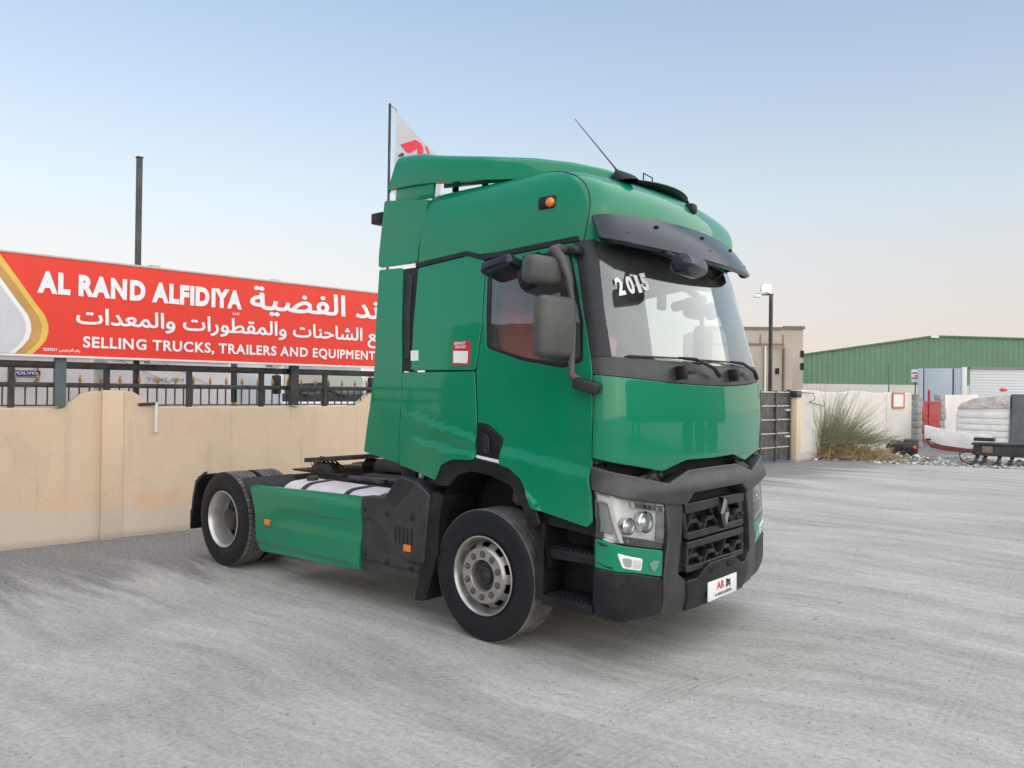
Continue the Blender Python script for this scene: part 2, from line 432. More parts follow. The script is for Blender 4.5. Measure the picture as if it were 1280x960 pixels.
pair('belt_strip', [(2.955, 2.995), (2.34, 3.040), (2.18, 2.985), (1.25, 3.035), (1.25, 3.0), (2.18, 2.953), (2.34, 3.008), (2.955, 2.963)], BLACKP, truck, off=.012, th=.05)
pair('vent_pillar', rp([(3.115, 2.965), (2.945, 2.965), (3.13, 2.085), (3.235, 2.085)], .01), BLACKP, truck, off=-.006, th=.04)
for s in (1, -1):
    panel('vent_slot', rp([(3.075, 2.90), (3.02, 2.90), (3.145, 2.18), (3.20, 2.18)], .01), DARKP, truck, off=.006, th=.014, side=s)
pair('side_fairing', rp([(3.445, 2.985), (3.14, 2.975), (3.25, 2.08), (3.28, 1.305), (3.725, 1.375)], .02), GREEN, truck, th=.03)
pair('upper_fairing', rp([(3.36, 3.60), (2.80, 3.53), (2.945, 3.02), (3.445, 3.02)], .015), GREEN, truck, th=.03)

# ---- front of the cab
wb = [(1.135, 2.165), (0.9, 2.16), (0.42, 2.15), (0.0, 2.14)]
ft = [(1.285, 2.035), (0.95, 2.012), (0.63, 1.992), (0.3, 1.978), (0.0, 1.973)]
panel('windscreen', sym([(0.0, 3.0), (1.0, 3.0), (1.115, 3.0), (1.14, 2.2)] + wb), GLASS, truck, off=-.006, th=.004)
panel('tint_band', rp(sym([(0.0, 2.985), (1.08, 2.985), (1.07, 2.90), (0.98, 2.815), (0.8, 2.79), (0.0, 2.755)]), .03), VOID, truck, off=-.014, th=.001)
for s in (1, -1):
    panel('windscreen_pillar', [(1.30, 3.02), (1.105, 3.02), (1.125, 2.5), (1.125, 2.17), (1.295, 2.165), (1.30, 2.5)], DARKP, truck, off=.002, th=.03, side=s)
cowl = panel('cowl', sym([(0, 2.135)] + wb[::-1][1:] + [(1.295, 2.165), (1.295, 2.05)] + [(u, z + .012) for u, z in ft]), GREYP, truck, off=-.004, th=.05)
def d_front(u, z): return 0.018 * math.exp(-((z - 1.98) / .05) ** 2) * 0 + 0.010 * sst((z - 1.40) / 0.06) - 0.010
fb = [(0.0, 1.425), (0.36, 1.43), (0.42, 1.418), (0.635, 1.365), (0.94, 1.42), (1.285, 1.475)]
panel('front_panel', rp(sym([(u, z) for u, z in reversed(ft)] + fb[::-1]), .012), GREEN, truck, off=.006, disp=d_front, th=.05, step=.05)
# dark void behind panel gaps, bumper and lamps
panel('inner_bulkhead', sym([(0, 2.12), (1.25, 2.12), (1.25, 0.42), (0, 0.42)]), VOID, truck, off=-.16, th=.02, step=.2)
browt = [(0, 1.345), (0.37, 1.34), (0.64, 1.262), (0.93, 1.33), (1.285, 1.405)]
browb = [(1.285, 1.262), (1.01, 1.20), (0.67, 1.142), (0.475, 1.122), (0.375, 1.20), (0, 1.205)]
panel('bumper_brow', rp(sym(browt + browb), .012), GREYP, truck, off=.028, th=.13, ch=.010, disp=lambda u, z: .02 * sst((1.34 - z) / .14))
for s in (1, -1):
    m = MB()
    for u0, dz in ((0.66, 0), (0.60, .02), (0.72, -.01)):
        p = hull(u0 * s, 1.33 + dz) - Vector((.07, 0, 0)); m.tube([p - Vector((.06, .05 * s, .02)), p, p + Vector((.03, -.03 * s, -.04))], .026, 8)
    p = hull(.66 * s, 1.31); m.box(p - Vector((.09, 0, 0)), (.08, .12, .07), bev=.012)
    m.build('hinge', BLACKM, truck)

# ---- head lamps
for s in (1, -1):
    hp = [(1.285, 1.245), (1.0, 1.19), (0.675, 1.125), (0.70, 0.868), (0.715, 0.822), (1.06, 0.895), (1.29, 0.935)]
    lamp = panel('headlight', rp(hp, .012), BOWL, truck, off=-.075, th=.02, side=s)
    panel('lens', rp(hp, .012), LENS, lamp, off=.002, th=.07, side=s)
    panel('daytime_strip', [(1.275, 1.225), (1.165, 1.205), (1.115, 1.03), (1.055, 0.90), (1.09, 0.905), (1.145, 1.03), (1.185, 1.17), (1.275, 1.19)], WHITEP, lamp, off=-.010, th=.03, side=s)
    panel('side_cell', rp([(1.275, 1.165), (1.20, 1.15), (1.16, 1.03), (1.15, .955), (1.275, .975)], .01), simple('clear grey lens' + str(s), (.30, .31, .32), .2, metal=.4), lamp, off=-.03, th=.02, side=s)
    panel('bezel', [(1.05, .895), (.715, .825), (.70, .86), (.80, .885), (1.05, .94)], DARKP, lamp, off=-.012, th=.05, side=s)
    for i in range(6):
        u0 = .75 + i * .048; z0 = .842 + i * .0105
        panel('light_cell', [(u0, z0), (u0 + .034, z0 + .008), (u0 + .038, z0 + .028), (u0 + .004, z0 + .020)], CHROME, lamp, off=-.006, th=.01, step=.2, ch=.002, side=s)
    c = hull(.99 * s, 1.02); n = hull_n(hull, .99 * s, 1.02)
    for (uu, zz, rr) in ((0.985, 1.005, .058), (0.83, 1.02, .075)):
        c = hull(uu * s, zz) - hull_n(hull, uu * s, zz) * .062
        q = Vector((1, 0, 0)).rotation_difference(hull_n(hull, uu * s, zz)).to_matrix()
        m = MB(); m.lathe([(rr, .0), (rr * 1.02, .035), (rr * .88, .04), (rr * .75, .012), (rr * .3, .0)], axis='x', n=28)
        for v in m.bm.verts: v.co = q @ v.co + c
        m.build('bowl_ring', CHROME, lamp)
        m = MB(); m.ball((0, 0, 0), rr * .72, (.5, 1, 1), 20, 12)
        for v in m.bm.verts: v.co = q @ v.co + c + q @ Vector((.012, 0, 0))
        m.build('projector', simple('projector glass%d%d' % (s, int(uu * 100)), (.55, .60, .64), .05, metal=.6), lamp)
    panel('reflector_rib', [(0.93, 1.165), (0.70, 1.115), (0.70, 1.085), (0.92, 1.13)], CHROME, lamp, off=-.03, th=.03, side=s)
    # ---- painted corner, fog lamp, lower corner, grey pillar
    gc = panel('corner_panel', rp([(1.295, 0.922), (1.06, .878), (0.705, 0.805), (0.715, 0.632), (1.0, 0.70), (1.295, 0.735)], .012), GREEN, truck, off=.004, th=.06, side=s)
    fog = panel('fog_lamp', rp([(1.115, .832), (.90, .775), (.912, .70), (1.07, .738)], .012), BOWL, truck, off=.007, th=.02, side=s)
    panel('lens', rp([(1.075, .808), (1.0, .79), (1.0, .735), (1.06, .75)], .015), CHROME, fog, off=.012, th=.004, side=s)
    panel('lens', rp([(.985, .785), (.918, .768), (.925, .715), (.985, .73)], .012), LENS, fog, off=.014, th=.004, side=s)
    panel('lower_corner', rp([(1.295, 0.72), (1.0, .683), (0.715, 0.612), (0.705, 0.36), (1.02, 0.36), (1.24, 0.40), (1.295, .45)], .02), BLACKP, truck, off=.012, th=.10, ch=.008, side=s)
    panel('bumper_pillar', rp([(0.665, 1.145), (0.50, 1.125), (0.565, 0.62), (0.475, 0.555), (0.455, 0.345), (0.695, 0.355), (0.70, 0.63), (.655, .9)], .012), GREYP, truck, off=.020, th=.12, ch=.008, side=s)
    panel('air_curtain', rp([(0.515, 1.10), (0.465, 1.10), (0.445, .62), (.56, .62)], .01), BLACKP, truck, off=-.03, th=.05, side=s)
    # small winged-creature sticker on the painted corner
    for i in range(9):
        a = -0.9 + i * .225
        uu = .79 + .026 * math.sin(a * 1.6); zz = .715 + .0 * a
        panel('sticker', [(.79 + a * .05, .755 - abs(a) * .015), (.79 + a * .05 + .005, .752 - abs(a) * .01), (.79 + a * .028 + .002, .672 + abs(a) * .03), (.79 + a * .028, .672 + abs(a) * .03)], DECALG, gc, off=.011, th=.0005, ch=.0005, step=.2, side=s)
    if s > 0:
        for pts in ([(1.285, .908), (1.22, .892), (1.19, .880), (1.25, .884)], [(1.29, .772), (1.21, .742), (1.16, .728), (1.15, .742), (1.19, .745), (1.24, .756)]):
            panel('chipped_paint', pts, BLACKP, gc, off=.0095, th=.001, ch=.0005, side=s)
panel('lower_bumper', rp(sym([(0, .645), (.20, .64), (.34, .555), (.47, .555), (.45, .345), (.17, .352), (0, .352)]), .015), BLACKP, truck, off=.035, th=.12, ch=.008)
for s in (1, -1):
    panel('lower_vent', [(.06, .618), (.16, .608), (.20, .575), (.07, .585)], VOID, truck, off=.042, th=.004, side=s)
    for k in range(3):
        panel('vent_blade', [(.065 + k * .008, .610 - k * .011), (.165 + k * .008, .600 - k * .011), (.168 + k * .008, .596 - k * .011), (.068 + k * .008, .606 - k * .011)], DARKP, truck, off=.050, th=.006, ch=.001, step=.2, side=s)

# ---- grille
grille = panel('grille', sym([(0, 1.20), (.47, 1.20), (.47, .60), (0, .60)]), VOID, truck, off=-.10, th=.02, step=.2)
def gbar(parent, pts, w=.020, dep=.055, off=.0, mat=DARKP, name='grille_bar'):
    m = MB()
    for (a, b) in zip(pts, pts[1:]):
        P = hull(*a) + hull_n(hull, *a) * (off - dep / 2); Q = hull(*b) + hull_n(hull, *b) * (off - dep / 2)
        m.bar(P, Q, dep, w, up=(0, 0, 1), bev=.004)
    return m.build(name, mat, parent)
def strip_bars(us, z): return [(u, z) for u in us]
UU = [-.44, -.3, -.15, 0, .15, .3, .44]
panel('grille_rim', rp(sym([(0, 1.115), (.455, 1.105), (.445, 1.045), (0, 1.06)]), .01), DARKP, grille, off=.012, th=.07, ch=.006)
panel('grille_rim', rp(sym([(0, .905), (.435, .895), (.43, .855), (0, .865)]), .01), DARKP, grille, off=.006, th=.07, ch=.006)
panel('grille_rim', rp(sym([(0, .835), (.44, .825), (.435, .785), (0, .798)]), .01), DARKP, grille, off=.006, th=.07, ch=.006)
panel('grille_rim', rp(sym([(0, .658), (.44, .648), (.44, .615), (0, .625)]), .01), DARKP, grille, off=.006, th=.07, ch=.006)
for s in (1, -1):
    gbar(grille, [(.435 * s, 1.10), (.425 * s, .86)], .03); gbar(grille, [(.43 * s, .83), (.43 * s, .62)], .03)
for (zt, zm, zb) in ((1.055, .980, .900), (.795, .725, .652)):
    for k in range(4):
        a = -.40 + k * .235
        gbar(grille, [(a, zm), (a + .095, zm)], .030, .075)
        gbar(grille, [(a - .055, zb), (a, zm)], .014); gbar(grille, [(a + .095, zm), (a + .15, zb)], .014)
        if k: gbar(grille, [(a - .11, zt), (a - .055, zt - .005)], .016)
        gbar(grille, [(a + .05, zt), (a + .095, zm)], .012) if k % 2 else gbar(grille, [(a, zm), (a + .05, zt)], .012)
        gbar(grille, [(a - .07, zm - .035), (a - .02, zm - .035)], .02, .06)
# diamond emblem
dm = lambda a, b, t: Vector((hull(0, 1.0).x + t, a, 1.005 + b))
m = MB()
ro = [(0, .118), (.060, 0), (0, -.118), (-.060, 0)]; ri = [(0, .060), (.024, 0), (0, -.060), (-.024, 0)]
n4 = 4
vs = [dm(a, b, .045) for a, b in ro] + [dm(a, b, .045) for a, b in ri] + [dm(a * .55 + c * .45, b * .55 + d * .45, .066) for (a, b), (c, d) in zip(ro, ri)] + [dm(a, b, -.01) for a, b in ro] + [dm(a, b, -.01) for a, b in ri]
fs = []
for i in range(4):
    j = (i + 1) % 4
    fs += [(i, j, 8 + j, 8 + i), (4 + j, 4 + i, 8 + i, 8 + j), (12 + i, 12 + j, j, i), (16 + j, 16 + i, 4 + i, 4 + j)]
m.faces(vs, fs); m.build('diamond_emblem', DCHROME, truck, ang=20)
# ---- text helper
GLYPHS = {}
def curve_mesh(body, bold):
    """outlines of the built-in font, each contour filled on its own (with its own counters), grown by bold"""
    c = bpy.data.curves.new('glyph', 'FONT'); c.body = body; c.size = 1.0; c.resolution_u = 4; c.dimensions = '2D'; c.fill_mode = 'NONE'
    o = bpy.data.objects.new('tmp', c); me = bpy.data.meshes.new_from_object(o); bpy.data.objects.remove(o); bpy.data.curves.remove(c)
    co = [Vector((v.co.x, v.co.y)) for v in me.vertices]; nb = {}
    for e in me.edges:
        i, j = e.vertices; nb.setdefault(i, []).append(j); nb.setdefault(j, []).append(i)
    bpy.data.meshes.remove(me)
    seen, loops = set(), []
    for s0 in range(len(co)):
        if s0 in seen or s0 not in nb: continue
        lp, prev, cur = [], None, s0
        while cur not in seen:
            seen.add(cur); lp.append(co[cur])
            nx = [k for k in nb[cur] if k != prev and k not in seen]
            if not nx: break
            prev, cur = cur, (cur + 1 if cur + 1 in nx else nx[0])
        if len(lp) > 2: loops.append(lp)
    if not loops: return [], []
    area = lambda l: sum(l[i - 1].x * l[i].y - l[i].x * l[i - 1].y for i in range(len(l))) / 2
    sg = math.copysign(1, area(max(loops, key=lambda l: abs(area(l)))))
    grown = []
    for l in loops:
        n_ = len(l); out = []
        for i in range(n_):
            d1 = (l[i] - l[i - 1]); d2 = (l[(i + 1) % n_] - l[i])
            if d1.length < 1e-7 or d2.length < 1e-7: out.append(l[i].copy()); continue
            d1.normalize(); d2.normalize(); m_ = Vector((d1.y + d2.y, -d1.x - d2.x)) * sg
            out.append(l[i] + m_.normalized() * (bold / max(.45, m_.length / 2)) if m_.length > 1e-4 else l[i].copy())
        grown.append(out)
    pts, eds = [], []
    for l in grown:
        k0 = len(pts); pts += l; eds += [(k0 + i, k0 + (i + 1) % len(l)) for i in range(len(l))]
    res = delaunay_2d_cdt(pts, eds, [], 0, 1e-6)
    def winding(p):
        w = 0
        for l in grown:
            for i in range(len(l)):
                a_, b_ = l[i - 1], l[i]
                if (a_.y > p.y) != (b_.y > p.y) and p.x < (b_.x - a_.x) * (p.y - a_.y) / (b_.y - a_.y) + a_.x: w += 1 if b_.y > a_.y else -1
        return w
    V_ = res[0]
    return [(p.x, p.y) for p in V_], [tuple(f) for f in res[2] if winding(sum((V_[i] for i in f), Vector((0, 0))) / len(f)) * sg > 0]
def glyph(ch, bold):
    if (ch, bold) not in GLYPHS:
        right = max(x for x, y in curve_mesh('I', 0)[0])
        adv = max(x for x, y in curve_mesh(ch + 'I', 0)[0]) - right
        v, f = curve_mesh(ch, bold) if ch != ' ' else ([], [])
        GLYPHS[(ch, bold)] = (adv, v, f)
    return GLYPHS[(ch, bold)]
def text(body, mat, parent, origin, xdir, ydir, height, width=None, name='lettering', bold=0.0, ext=0.002, align='LEFT', space=1.0):
    # one mesh, but each glyph filled on its own so that overlapping strokes do not cancel out
    verts, faces, pen = [], [], 0.0
    for ch_ in body:
        g = glyph(ch_, bold)
        k0 = len(verts); verts += [(x + pen, y, 0) for x, y in g[1]]; faces += [tuple(i + k0 for i in f) for f in g[2]]
        pen += g[0] * space
    me = bpy.data.meshes.new(name); me.from_pydata(verts, [], faces)
    xs = [v.co.x for v in me.vertices]; ys = [v.co.y for v in me.vertices]
    x0, x1, y0, y1 = min(xs), max(xs), min(ys), max(ys)
    sy = height / (y1 - y0) if height > 0 else -height
    sx = width / (x1 - x0) if width else sy
    o = Vector(origin); X = Vector(xdir); Y = Vector(ydir)
    for v in me.vertices: v.co = o + X * ((v.co.x - x0) * sx) + Y * ((v.co.y - y0) * sy)
    # neighbouring glyphs overlap: lift every other one by a hair so that no two faces share a plane
    par = list(range(len(me.vertices)))
    def find(i):
        while par[i] != i: par[i] = par[par[i]]; i = par[i]
        return i
    for e in me.edges: par[find(e.vertices[0])] = find(e.vertices[1])
    Z = X.cross(Y).normalized(); ids = {}
    for v in me.vertices: ids.setdefault(find(v.index), len(ids))
    for v in me.vertices: v.co += Z * (.0006 * (ids[find(v.index)] % 9))
    me.materials.clear(); me.update()
    o_ = link(me, name, mat, parent)
    return o_
# number plate
px = hull(0, .44).x + .040
plate = MB().box((px, -.01, .438), (.012, .48, .146), bev=.004).build('number_plate', DECALW, truck)
text('AR', INKR, plate, (px + .0075, -.12, .434), (0, 1, 0), (0, 0, 1), .060, .13, bold=.035)
text('AL RAND ALFIDIYA', INKK, plate, (px + .0075, -.15, .388), (0, 1, 0), (0, 0, 1), .022, .28, bold=.03)
m = MB()
for (y, z, w, h) in ((.075, .470, .07, .028), (.075, .447, .085, .012), (.055, .434, .018, .016), (.10, .434, .018, .016), (.05, .485, .02, .02)):
    m.box((px + .0075, y, z), (.001, w, h))
m.build('truck_icon', INKK, plate)

# ---- roof
RT = [0, 15, 30, 45, 60, 75, 90]
RXC = [1.03, 1.075, 1.075, 1.01, .87, .64, .3]; RXK = [.89, .935, .945, .87, .69, .42, .1]; RW = [1.130, 1.132, 1.126, 1.105, 1.060, .98, .78]
def roof(i, th):
    """i: 0..1 from the right rear edge round the front to the left rear edge"""
    f = lambda T: ip0(th, list(zip(RT, T)))
    g = lambda T: (f(T) if th <= 0 or th >= 90 else sum(ip0(th + d, list(zip(RT, T))) for d in (-6, -3, 0, 3, 6)) / 5)
    xc, xk, W = g(RXC), g(RXK), g(RW); z = 3.0 + .62 * math.sin(R(th))
    xr = -.875 + .075 * math.sin(R(th))
    if i < .3: k = 1 - i / .3; u = 1.3 + k * (xk - .15 - xr)
    elif i > .7: k = (i - .7) / .3; u = -(1.3 + k * (xk - .15 - xr))
    elif i < .38: u = 1.3 - .3 * (i - .3) / .08
    elif i > .62: u = -(1.0 + .3 * (i - .62) / .08)
    else: u = 1.0 - 2.0 * (i - .38) / .24
    return plan(u, xc, xk, W, z)
bm = bmesh.new(); NI, NJ = 96, 20
idx = [i / NI for i in range(NI + 1)]
G = [[bm.verts.new(roof(i, 90.0 * j / NJ)) for i in idx] for j in range(NJ + 1)]
for j in range(NJ):
    for i in range(NI): bm.faces.new((G[j][i], G[j + 1][i], G[j + 1][i + 1], G[j][i + 1]))
top = G[NJ]
for i in range(NI // 2 - 1): bm.faces.new((top[i], top[NI - i], top[NI - i - 1], top[i + 1]))
bm.faces.new((top[NI // 2 - 1], top[NI // 2 + 1], top[NI // 2]))
bm.faces.new([G[j][0] for j in range(NJ + 1)] + [G[j][NI] for j in range(NJ, -1, -1)])
bmesh.ops.recalc_face_normals(bm, faces=bm.faces)
cab_roof = finish(bm, 'cab_roof', GREEN, truck, 60)
for s in (0, 1):
    seam = [roof(abs(s - .325), t) + Vector((0.001, -.001 if s == 0 else .001, 0.001)) for t in range(0, 88, 4)]
    MB().tube(seam, .0035, 6).build('roof_seam', BLACKP, cab_roof)
# marker lamps on the roof side
for s in (-1, 1):
    c = Vector((.50, s * 1.108, 3.315))
    b = MB().box(c, (.16, .05, .10), bev=.02).build('marker_lamp', BLACKP, truck)
    MB().ball(c + Vector((.04, s * .022, -.005)), .045, (.9, .55, .8)).build('lamp_lens', AMBER, b)
# roof deflector
st = [(-1.28, 1.10, 4.000, 3.700), (-.95, 1.11, 3.965, 3.685), (-.82, 1.105, 3.94, 3.675), (-.62, 1.09, 3.90, 3.655), (-.25, 1.045, 3.835, 3.625), (.2, .965, 3.755, 3.575), (.5, .86, 3.69, 3.52), (.68, .72, 3.64, 3.48), (.80, .5, 3.595, 3.45)]
def defl(x, hw, zt, zb):
    h = zt - zb; pts = []
    prof = [(1.0, 0.0), (1.0, .35), (.998, .7), (.985, .86), (.95, .96), (.88, 1.0), (.7, 1.03), (.4, 1.06), (.0, 1.07)]
    for a, b in prof: pts.append((a * hw, zb + b * h))
    return pts
bm = bmesh.new(); rows = []
for k, (x, hw, zt, zb) in enumerate(st):
    half = defl(x, hw, zt, zb); row = []
    for y, z in [(-y, z) for y, z in half] + [(y, z) for y, z in half[-2::-1]]:
        sh = .45 * max(0, (z - zb)) * max(0, 1 - k / 2.0) if k < 2 else 0
        row.append(bm.verts.new((x + sh - (.04 if k == 0 else 0), y, z)))
    rows.append(row)
for A, B in zip(rows, rows[1:]):
    for i in range(len(A) - 1): bm.faces.new((A[i], A[i + 1], B[i + 1], B[i]))
r2 = [[bm.verts.new(v.co + Vector((.0, .03 if v.co.y < 0 else -.03, -.03))) for v in row] for row in (rows[0],)]
for i in range(len(rows[0]) - 1): bm.faces.new((rows[0][i], rows[0][i + 1], r2[0][i + 1], r2[0][i]))
for side in (0, -1):
    e = [bm.verts.new(row[side].co + Vector((0, .05 if side == 0 else -.05, .0))) for row in rows]
    for i in range(len(rows) - 1): bm.faces.new((rows[i][side], rows[i + 1][side], e[i + 1], e[i]))
bmesh.ops.recalc_face_normals(bm, faces=bm.faces)
finish(bm, 'roof_deflector', GREEN, truck, 40)
for s in (1, -1):
    MB().prism([(-1.24, 3.57), (-.76, 3.55), (-.74, 3.71), (-1.22, 3.73)], lambda a, b, t: Vector((a, -s * t, b)), 1.055, 1.085, bev=.006).build('deflector_side', GREEN, truck)
    [MB().bar((bx_, -s * .82, 3.58), (bx_, -s * .82, bz_), .05, .03).build('deflector_bracket', BLACKM, truck) for bx_, bz_ in ((-.4, 3.76), (-.75, 3.80), (.1, 3.70))]
for s in (1, -1):
    MB().prism([(-.76, 3.655), (-.2, 3.612), (.45, 3.52), (.45, 3.60), (-.3, 3.70), (-.76, 3.74)], lambda a, b, t_: Vector((a, -s * t_, b)), .93, .955, bev=.004).build('deflector_inner', GREEN, truck)
# roof hatch, aerial, marker, hoop
m = MB(); m.ball((.54, 0, 3.575), 1.0, (.40, .60, .045), 32, 14)
m.build('roof_hatch', BLACKP, truck)
ab = Vector((.84, -.62, 3.545))
aer = MB().faces
m = MB(); m.lathe([(.075, -.03), (.07, .0), (.045, .035), (.02, .06), (.008, .075)], c=ab, axis='z', n=16)
for v in m.bm.verts: v.co.x = ab.x + (v.co.x - ab.x) * 1.5 - (v.co.z - ab.z) * .8
ae = m.build('aerial_base', BLACKP, truck)
MB().tube([ab + Vector((-.05, 0, .06)), ab + Vector((-.09, 0, .11)), ab + Vector((-.46, 0.0, .55))], [.010, .006, .003], 6).build('aerial_rod', BLACKM, ae)
m = MB(); m.box((1.0, .12, 3.42), (.12, .10, .09), bev=.03); m.build('roof_marker', BLACKP, truck)
MB().tube([(.70, -.1, 3.62), (.70, -.1, 3.72), (.70, .04, 3.71), (.70, .04, 3.62)], .006, 6).build('horn_hoop', BLACKM, truck)
# sun visor
def visor(u, v): 
    k = sst(v)
    return plan(u, 1.10 + .19 * v + .03 * math.sin(v * math.pi), .955 + .115 * v, 1.145 + .045 * v, (3.225 - .05 * (u / 1.2) ** 2) * (1 - v) + (2.945 + .045 * (u / 1.2) ** 2) * v, r=.16)
panel('sun_visor', rp([(-1.19, .02), (0, 0), (1.19, .02), (1.20, .95), (.9, 1.0), (0, 1.0), (-.9, 1.0), (-1.20, .95)], .05), VISORM, truck, fn=visor, th=.03, ch=.008, step=.035)
for u in (.62, 0.0, -.62):
    MB().ball(visor(u, .28) + Vector((.004, 0, 0)), .016, (1, 1.6, .8), 10, 8).build('visor_bolt', VOID, truck)
for u in (.95, -.95, 0):
    MB().bar(hull(u, 3.02), visor(u, .7), .03, .03).build('visor_bracket', BLACKM, truck)
# front mirror under the visor
fm = MB().box((1.39, -.60, 2.83), (.16, .42, .13), Matrix.Rotation(R(8), 3, 'Z') @ Matrix.Rotation(R(-14), 3, 'Y'), bev=.05, seg=4).build('front_mirror', VISORM, truck)
MB().tube([(1.10, -.62, 2.97), (1.22, -.62, 2.93), (1.36, -.60, 2.86)], .022, 8).build('arm', BLACKP, fm)
# wipers
for (b0, e1, z0) in ((-.02, .80, 2.03), (-.80, -.02, 2.03)):
    ctrl = lambda u, z, o: hull(u, z) + hull_n(hull, u, z) * o
    w = MB().tube([ctrl(b0, z0 + .02, .05), ctrl(b0 + .10, 2.10, .07), ctrl(b0 + .32, 2.165, .055), ctrl(b0 + .50, 2.17, .04)], [.020, .016, .011, .008], 8).build('wiper', BLACKP, truck)
    MB().tube([ctrl(b0 + .10, 2.155, .02), ctrl(b0 + .45, 2.17, .028), ctrl(e1 + .18, 2.172, .012)], .008, 6).build('blade', BLACKM, w)
    MB().box(ctrl(b0 + .40, 2.075, .03), (.06, .16, .035), bev=.01).build('washer_bracket', BLACKP, w)
    MB().box(ctrl(b0 + .48, 2.065, .03), (.08, .06, .10), bev=.012).build('arm_base', BLACKP, w)
# 2015 on the glass
for i, ch in enumerate('2015'):
    u0 = .965 - (0, .108, .212, .272)[i]; z0 = 2.60 + i * .02
    p = hull(u0, z0); n = hull_n(hull, u0, z0); xd = (hull(u0 - .06, z0 + .013) - p).normalized(); yd = n.cross(xd)
    text(ch, DECALW, truck, p + n * .006, xd, yd, .135, .042 if ch == '1' else .080, name='year_digit', bold=.045)

# ---- exterior mirrors
def rbox(c, d, rot, bev): return MB().box(c, d, rot, bev=bev, seg=4)
for s in (-1, 1):
    root = MB().tube([(.73, s * 1.17, 2.93), (.76, s * 1.30, 2.92), (.77, s * 1.37, 2.90), (.84, s * 1.38, 2.83), (.87, s * 1.345, 2.71), (.90, s * 1.325, 2.53), (.905, s * 1.32, 2.34), (.89, s * 1.32, 2.13), (.90, s * 1.33, 2.03), (.98, s * 1.28, 1.975)], [.030, .036, .040, .034, .026, .018, .018, .024, .030, .03], 12).build('mirror_arm', MIRRM, truck)
    rbox((.84, s * 1.45, 2.36), (.12, .33, .42), Matrix.Rotation(R(10 * s), 3, 'Z') @ Matrix.Rotation(R(2), 3, 'Y'), .05).build('main_mirror', MIRRM, root)
    rbox((.745, s * 1.45, 2.75), (.15, .33, .20), Matrix.Rotation(R(10 * s), 3, 'Z') @ Matrix.Rotation(R(6), 3, 'Y'), .055).build('wide_angle_mirror', MIRRM, root)
    rbox((1.0, s * 1.29, 1.965), (.19, .10, .085), Matrix.Rotation(R(-8 * s), 3, 'Z') @ Matrix.Rotation(R(14), 3, 'Y'), .025).build('lower_bracket', DARKP, root)
    rbox((.78, s * 1.18, 2.925), (.15, .10, .06), Matrix.Rotation(R(3), 3, 'Y'), .025).build('upper_bracket', DARKP, root)
    if s > 0:      # the far mirror is folded back against the door
        for q in [root] + list(root.children):
            for v in q.data.vertices: v.co.x -= .34; v.co.y -= .10
    k = rbox((.33, s * 1.38, 2.81), (.30, .26, .10), Matrix.Rotation(R(-9), 3, 'Y') @ Matrix.Rotation(R(12 * s), 3, 'X'), .04).build('kerb_mirror', VISORM, truck)
    MB().tube([(.45, s * 1.14, 2.93), (.45, s * 1.30, 2.88)], .025, 8).build('arm', BLACKP, k)
    rbox((.56, s * 1.40, 2.72), (.13, .12, .16), Matrix.Rotation(R(-20), 3, 'Y'), .04).build('mirror_back', BLACKP, k)

# ---- stickers on the sleeper panel
stk = panel('sticker', [(2.60, 2.315), (2.405, 2.31), (2.44, 2.12), (2.635, 2.125)], DECALR, truck, off=.0015, th=.0005, ch=.0004)
panel('sticker_field', [(2.605, 2.235), (2.445, 2.23), (2.465, 2.135), (2.62, 2.14)], DECALW, stk, off=.003, th=.0005, ch=.0004)
for t_, z_ in (('RENAULT', 2.284), ('TRUCKS', 2.254)):
    p = hull(2.585, z_); text(t_, DECALW, stk, p + Vector((0, -.005, 0)), (1, 0, 0), (0, .05, 1), .022, .125, bold=.03)
panel('sticker', [(3.11, 2.25), (3.015, 2.25), (3.025, 2.165), (3.12, 2.165)], DECALW, truck, off=.0015, th=.0005, ch=.0004)

# ---- cab interior
MB().box((.12, 0, 1.44), (1.75, 2.3, .06)).build('cab_floor', TRIMK, truck)
MB().box((-.74, 0, 2.25), (.05, 2.22, 1.6)).build('cab_back_wall', TRIM, truck)
MB().box((.1, 0, 3.03), (1.5, 2.1, .03)).build('headlining', TRIM, truck)
bm_ = MB(); bm_.prism([(.72, 1.45), (1.1, 1.45), (1.12, 2.10), (.92, 2.13), (.78, 2.02), (.70, 1.85)], lambda a, b, t: Vector((a, t, b)), -1.12, 1.12, bev=.03)
dash = bm_.build('dashboard', TRIMK, truck)
MB().box((.80, .0, 2.13), (.18, .5, .10), bev=.03).build('dash_pod', TRIMK, dash)
wh = MB()
ring = [Vector((.52, .62, 1.98)) + Matrix.Rotation(R(-35), 3, 'Y') @ Vector((.0 + .23 * math.cos(a), .23 * math.sin(a), 0)) for a in [2 * math.pi * k / 24 for k in range(25)]]
wh.tube(ring, .017, 8); wh.bar(ring[0], ring[12], .03, .03); wh.bar(ring[6], Vector((.56, .62, 1.97)), .03, .03)
wh.tube([(.55, .62, 1.95), (.80, .62, 1.75)], .04, 8)
wh.build('steering_wheel', TRIMK, truck)
for y, mm in ((-.70, SEATR), (.66, SEATK)):
    dx = .16 if y < 0 else 0
    s_ = MB().box((-.02 + dx, y, 1.83), (.52, .52, .16), bev=.05, seg=3).build('seat', mm, truck)
    MB().box((-.30 + dx, y, 2.22), (.15, .50, .72), Matrix.Rotation(R(-8), 3, 'Y'), bev=.05, seg=3).build('backrest', mm, s_)
    MB().box((-.37 + dx, y, 2.68), (.10, .30, .20), Matrix.Rotation(R(-8), 3, 'Y'), bev=.04, seg=3).build('headrest', mm, s_)
    MB().box((-.02 + dx, y, 1.60), (.36, .36, .32), bev=.02).build('pedestal', SEATK, s_)
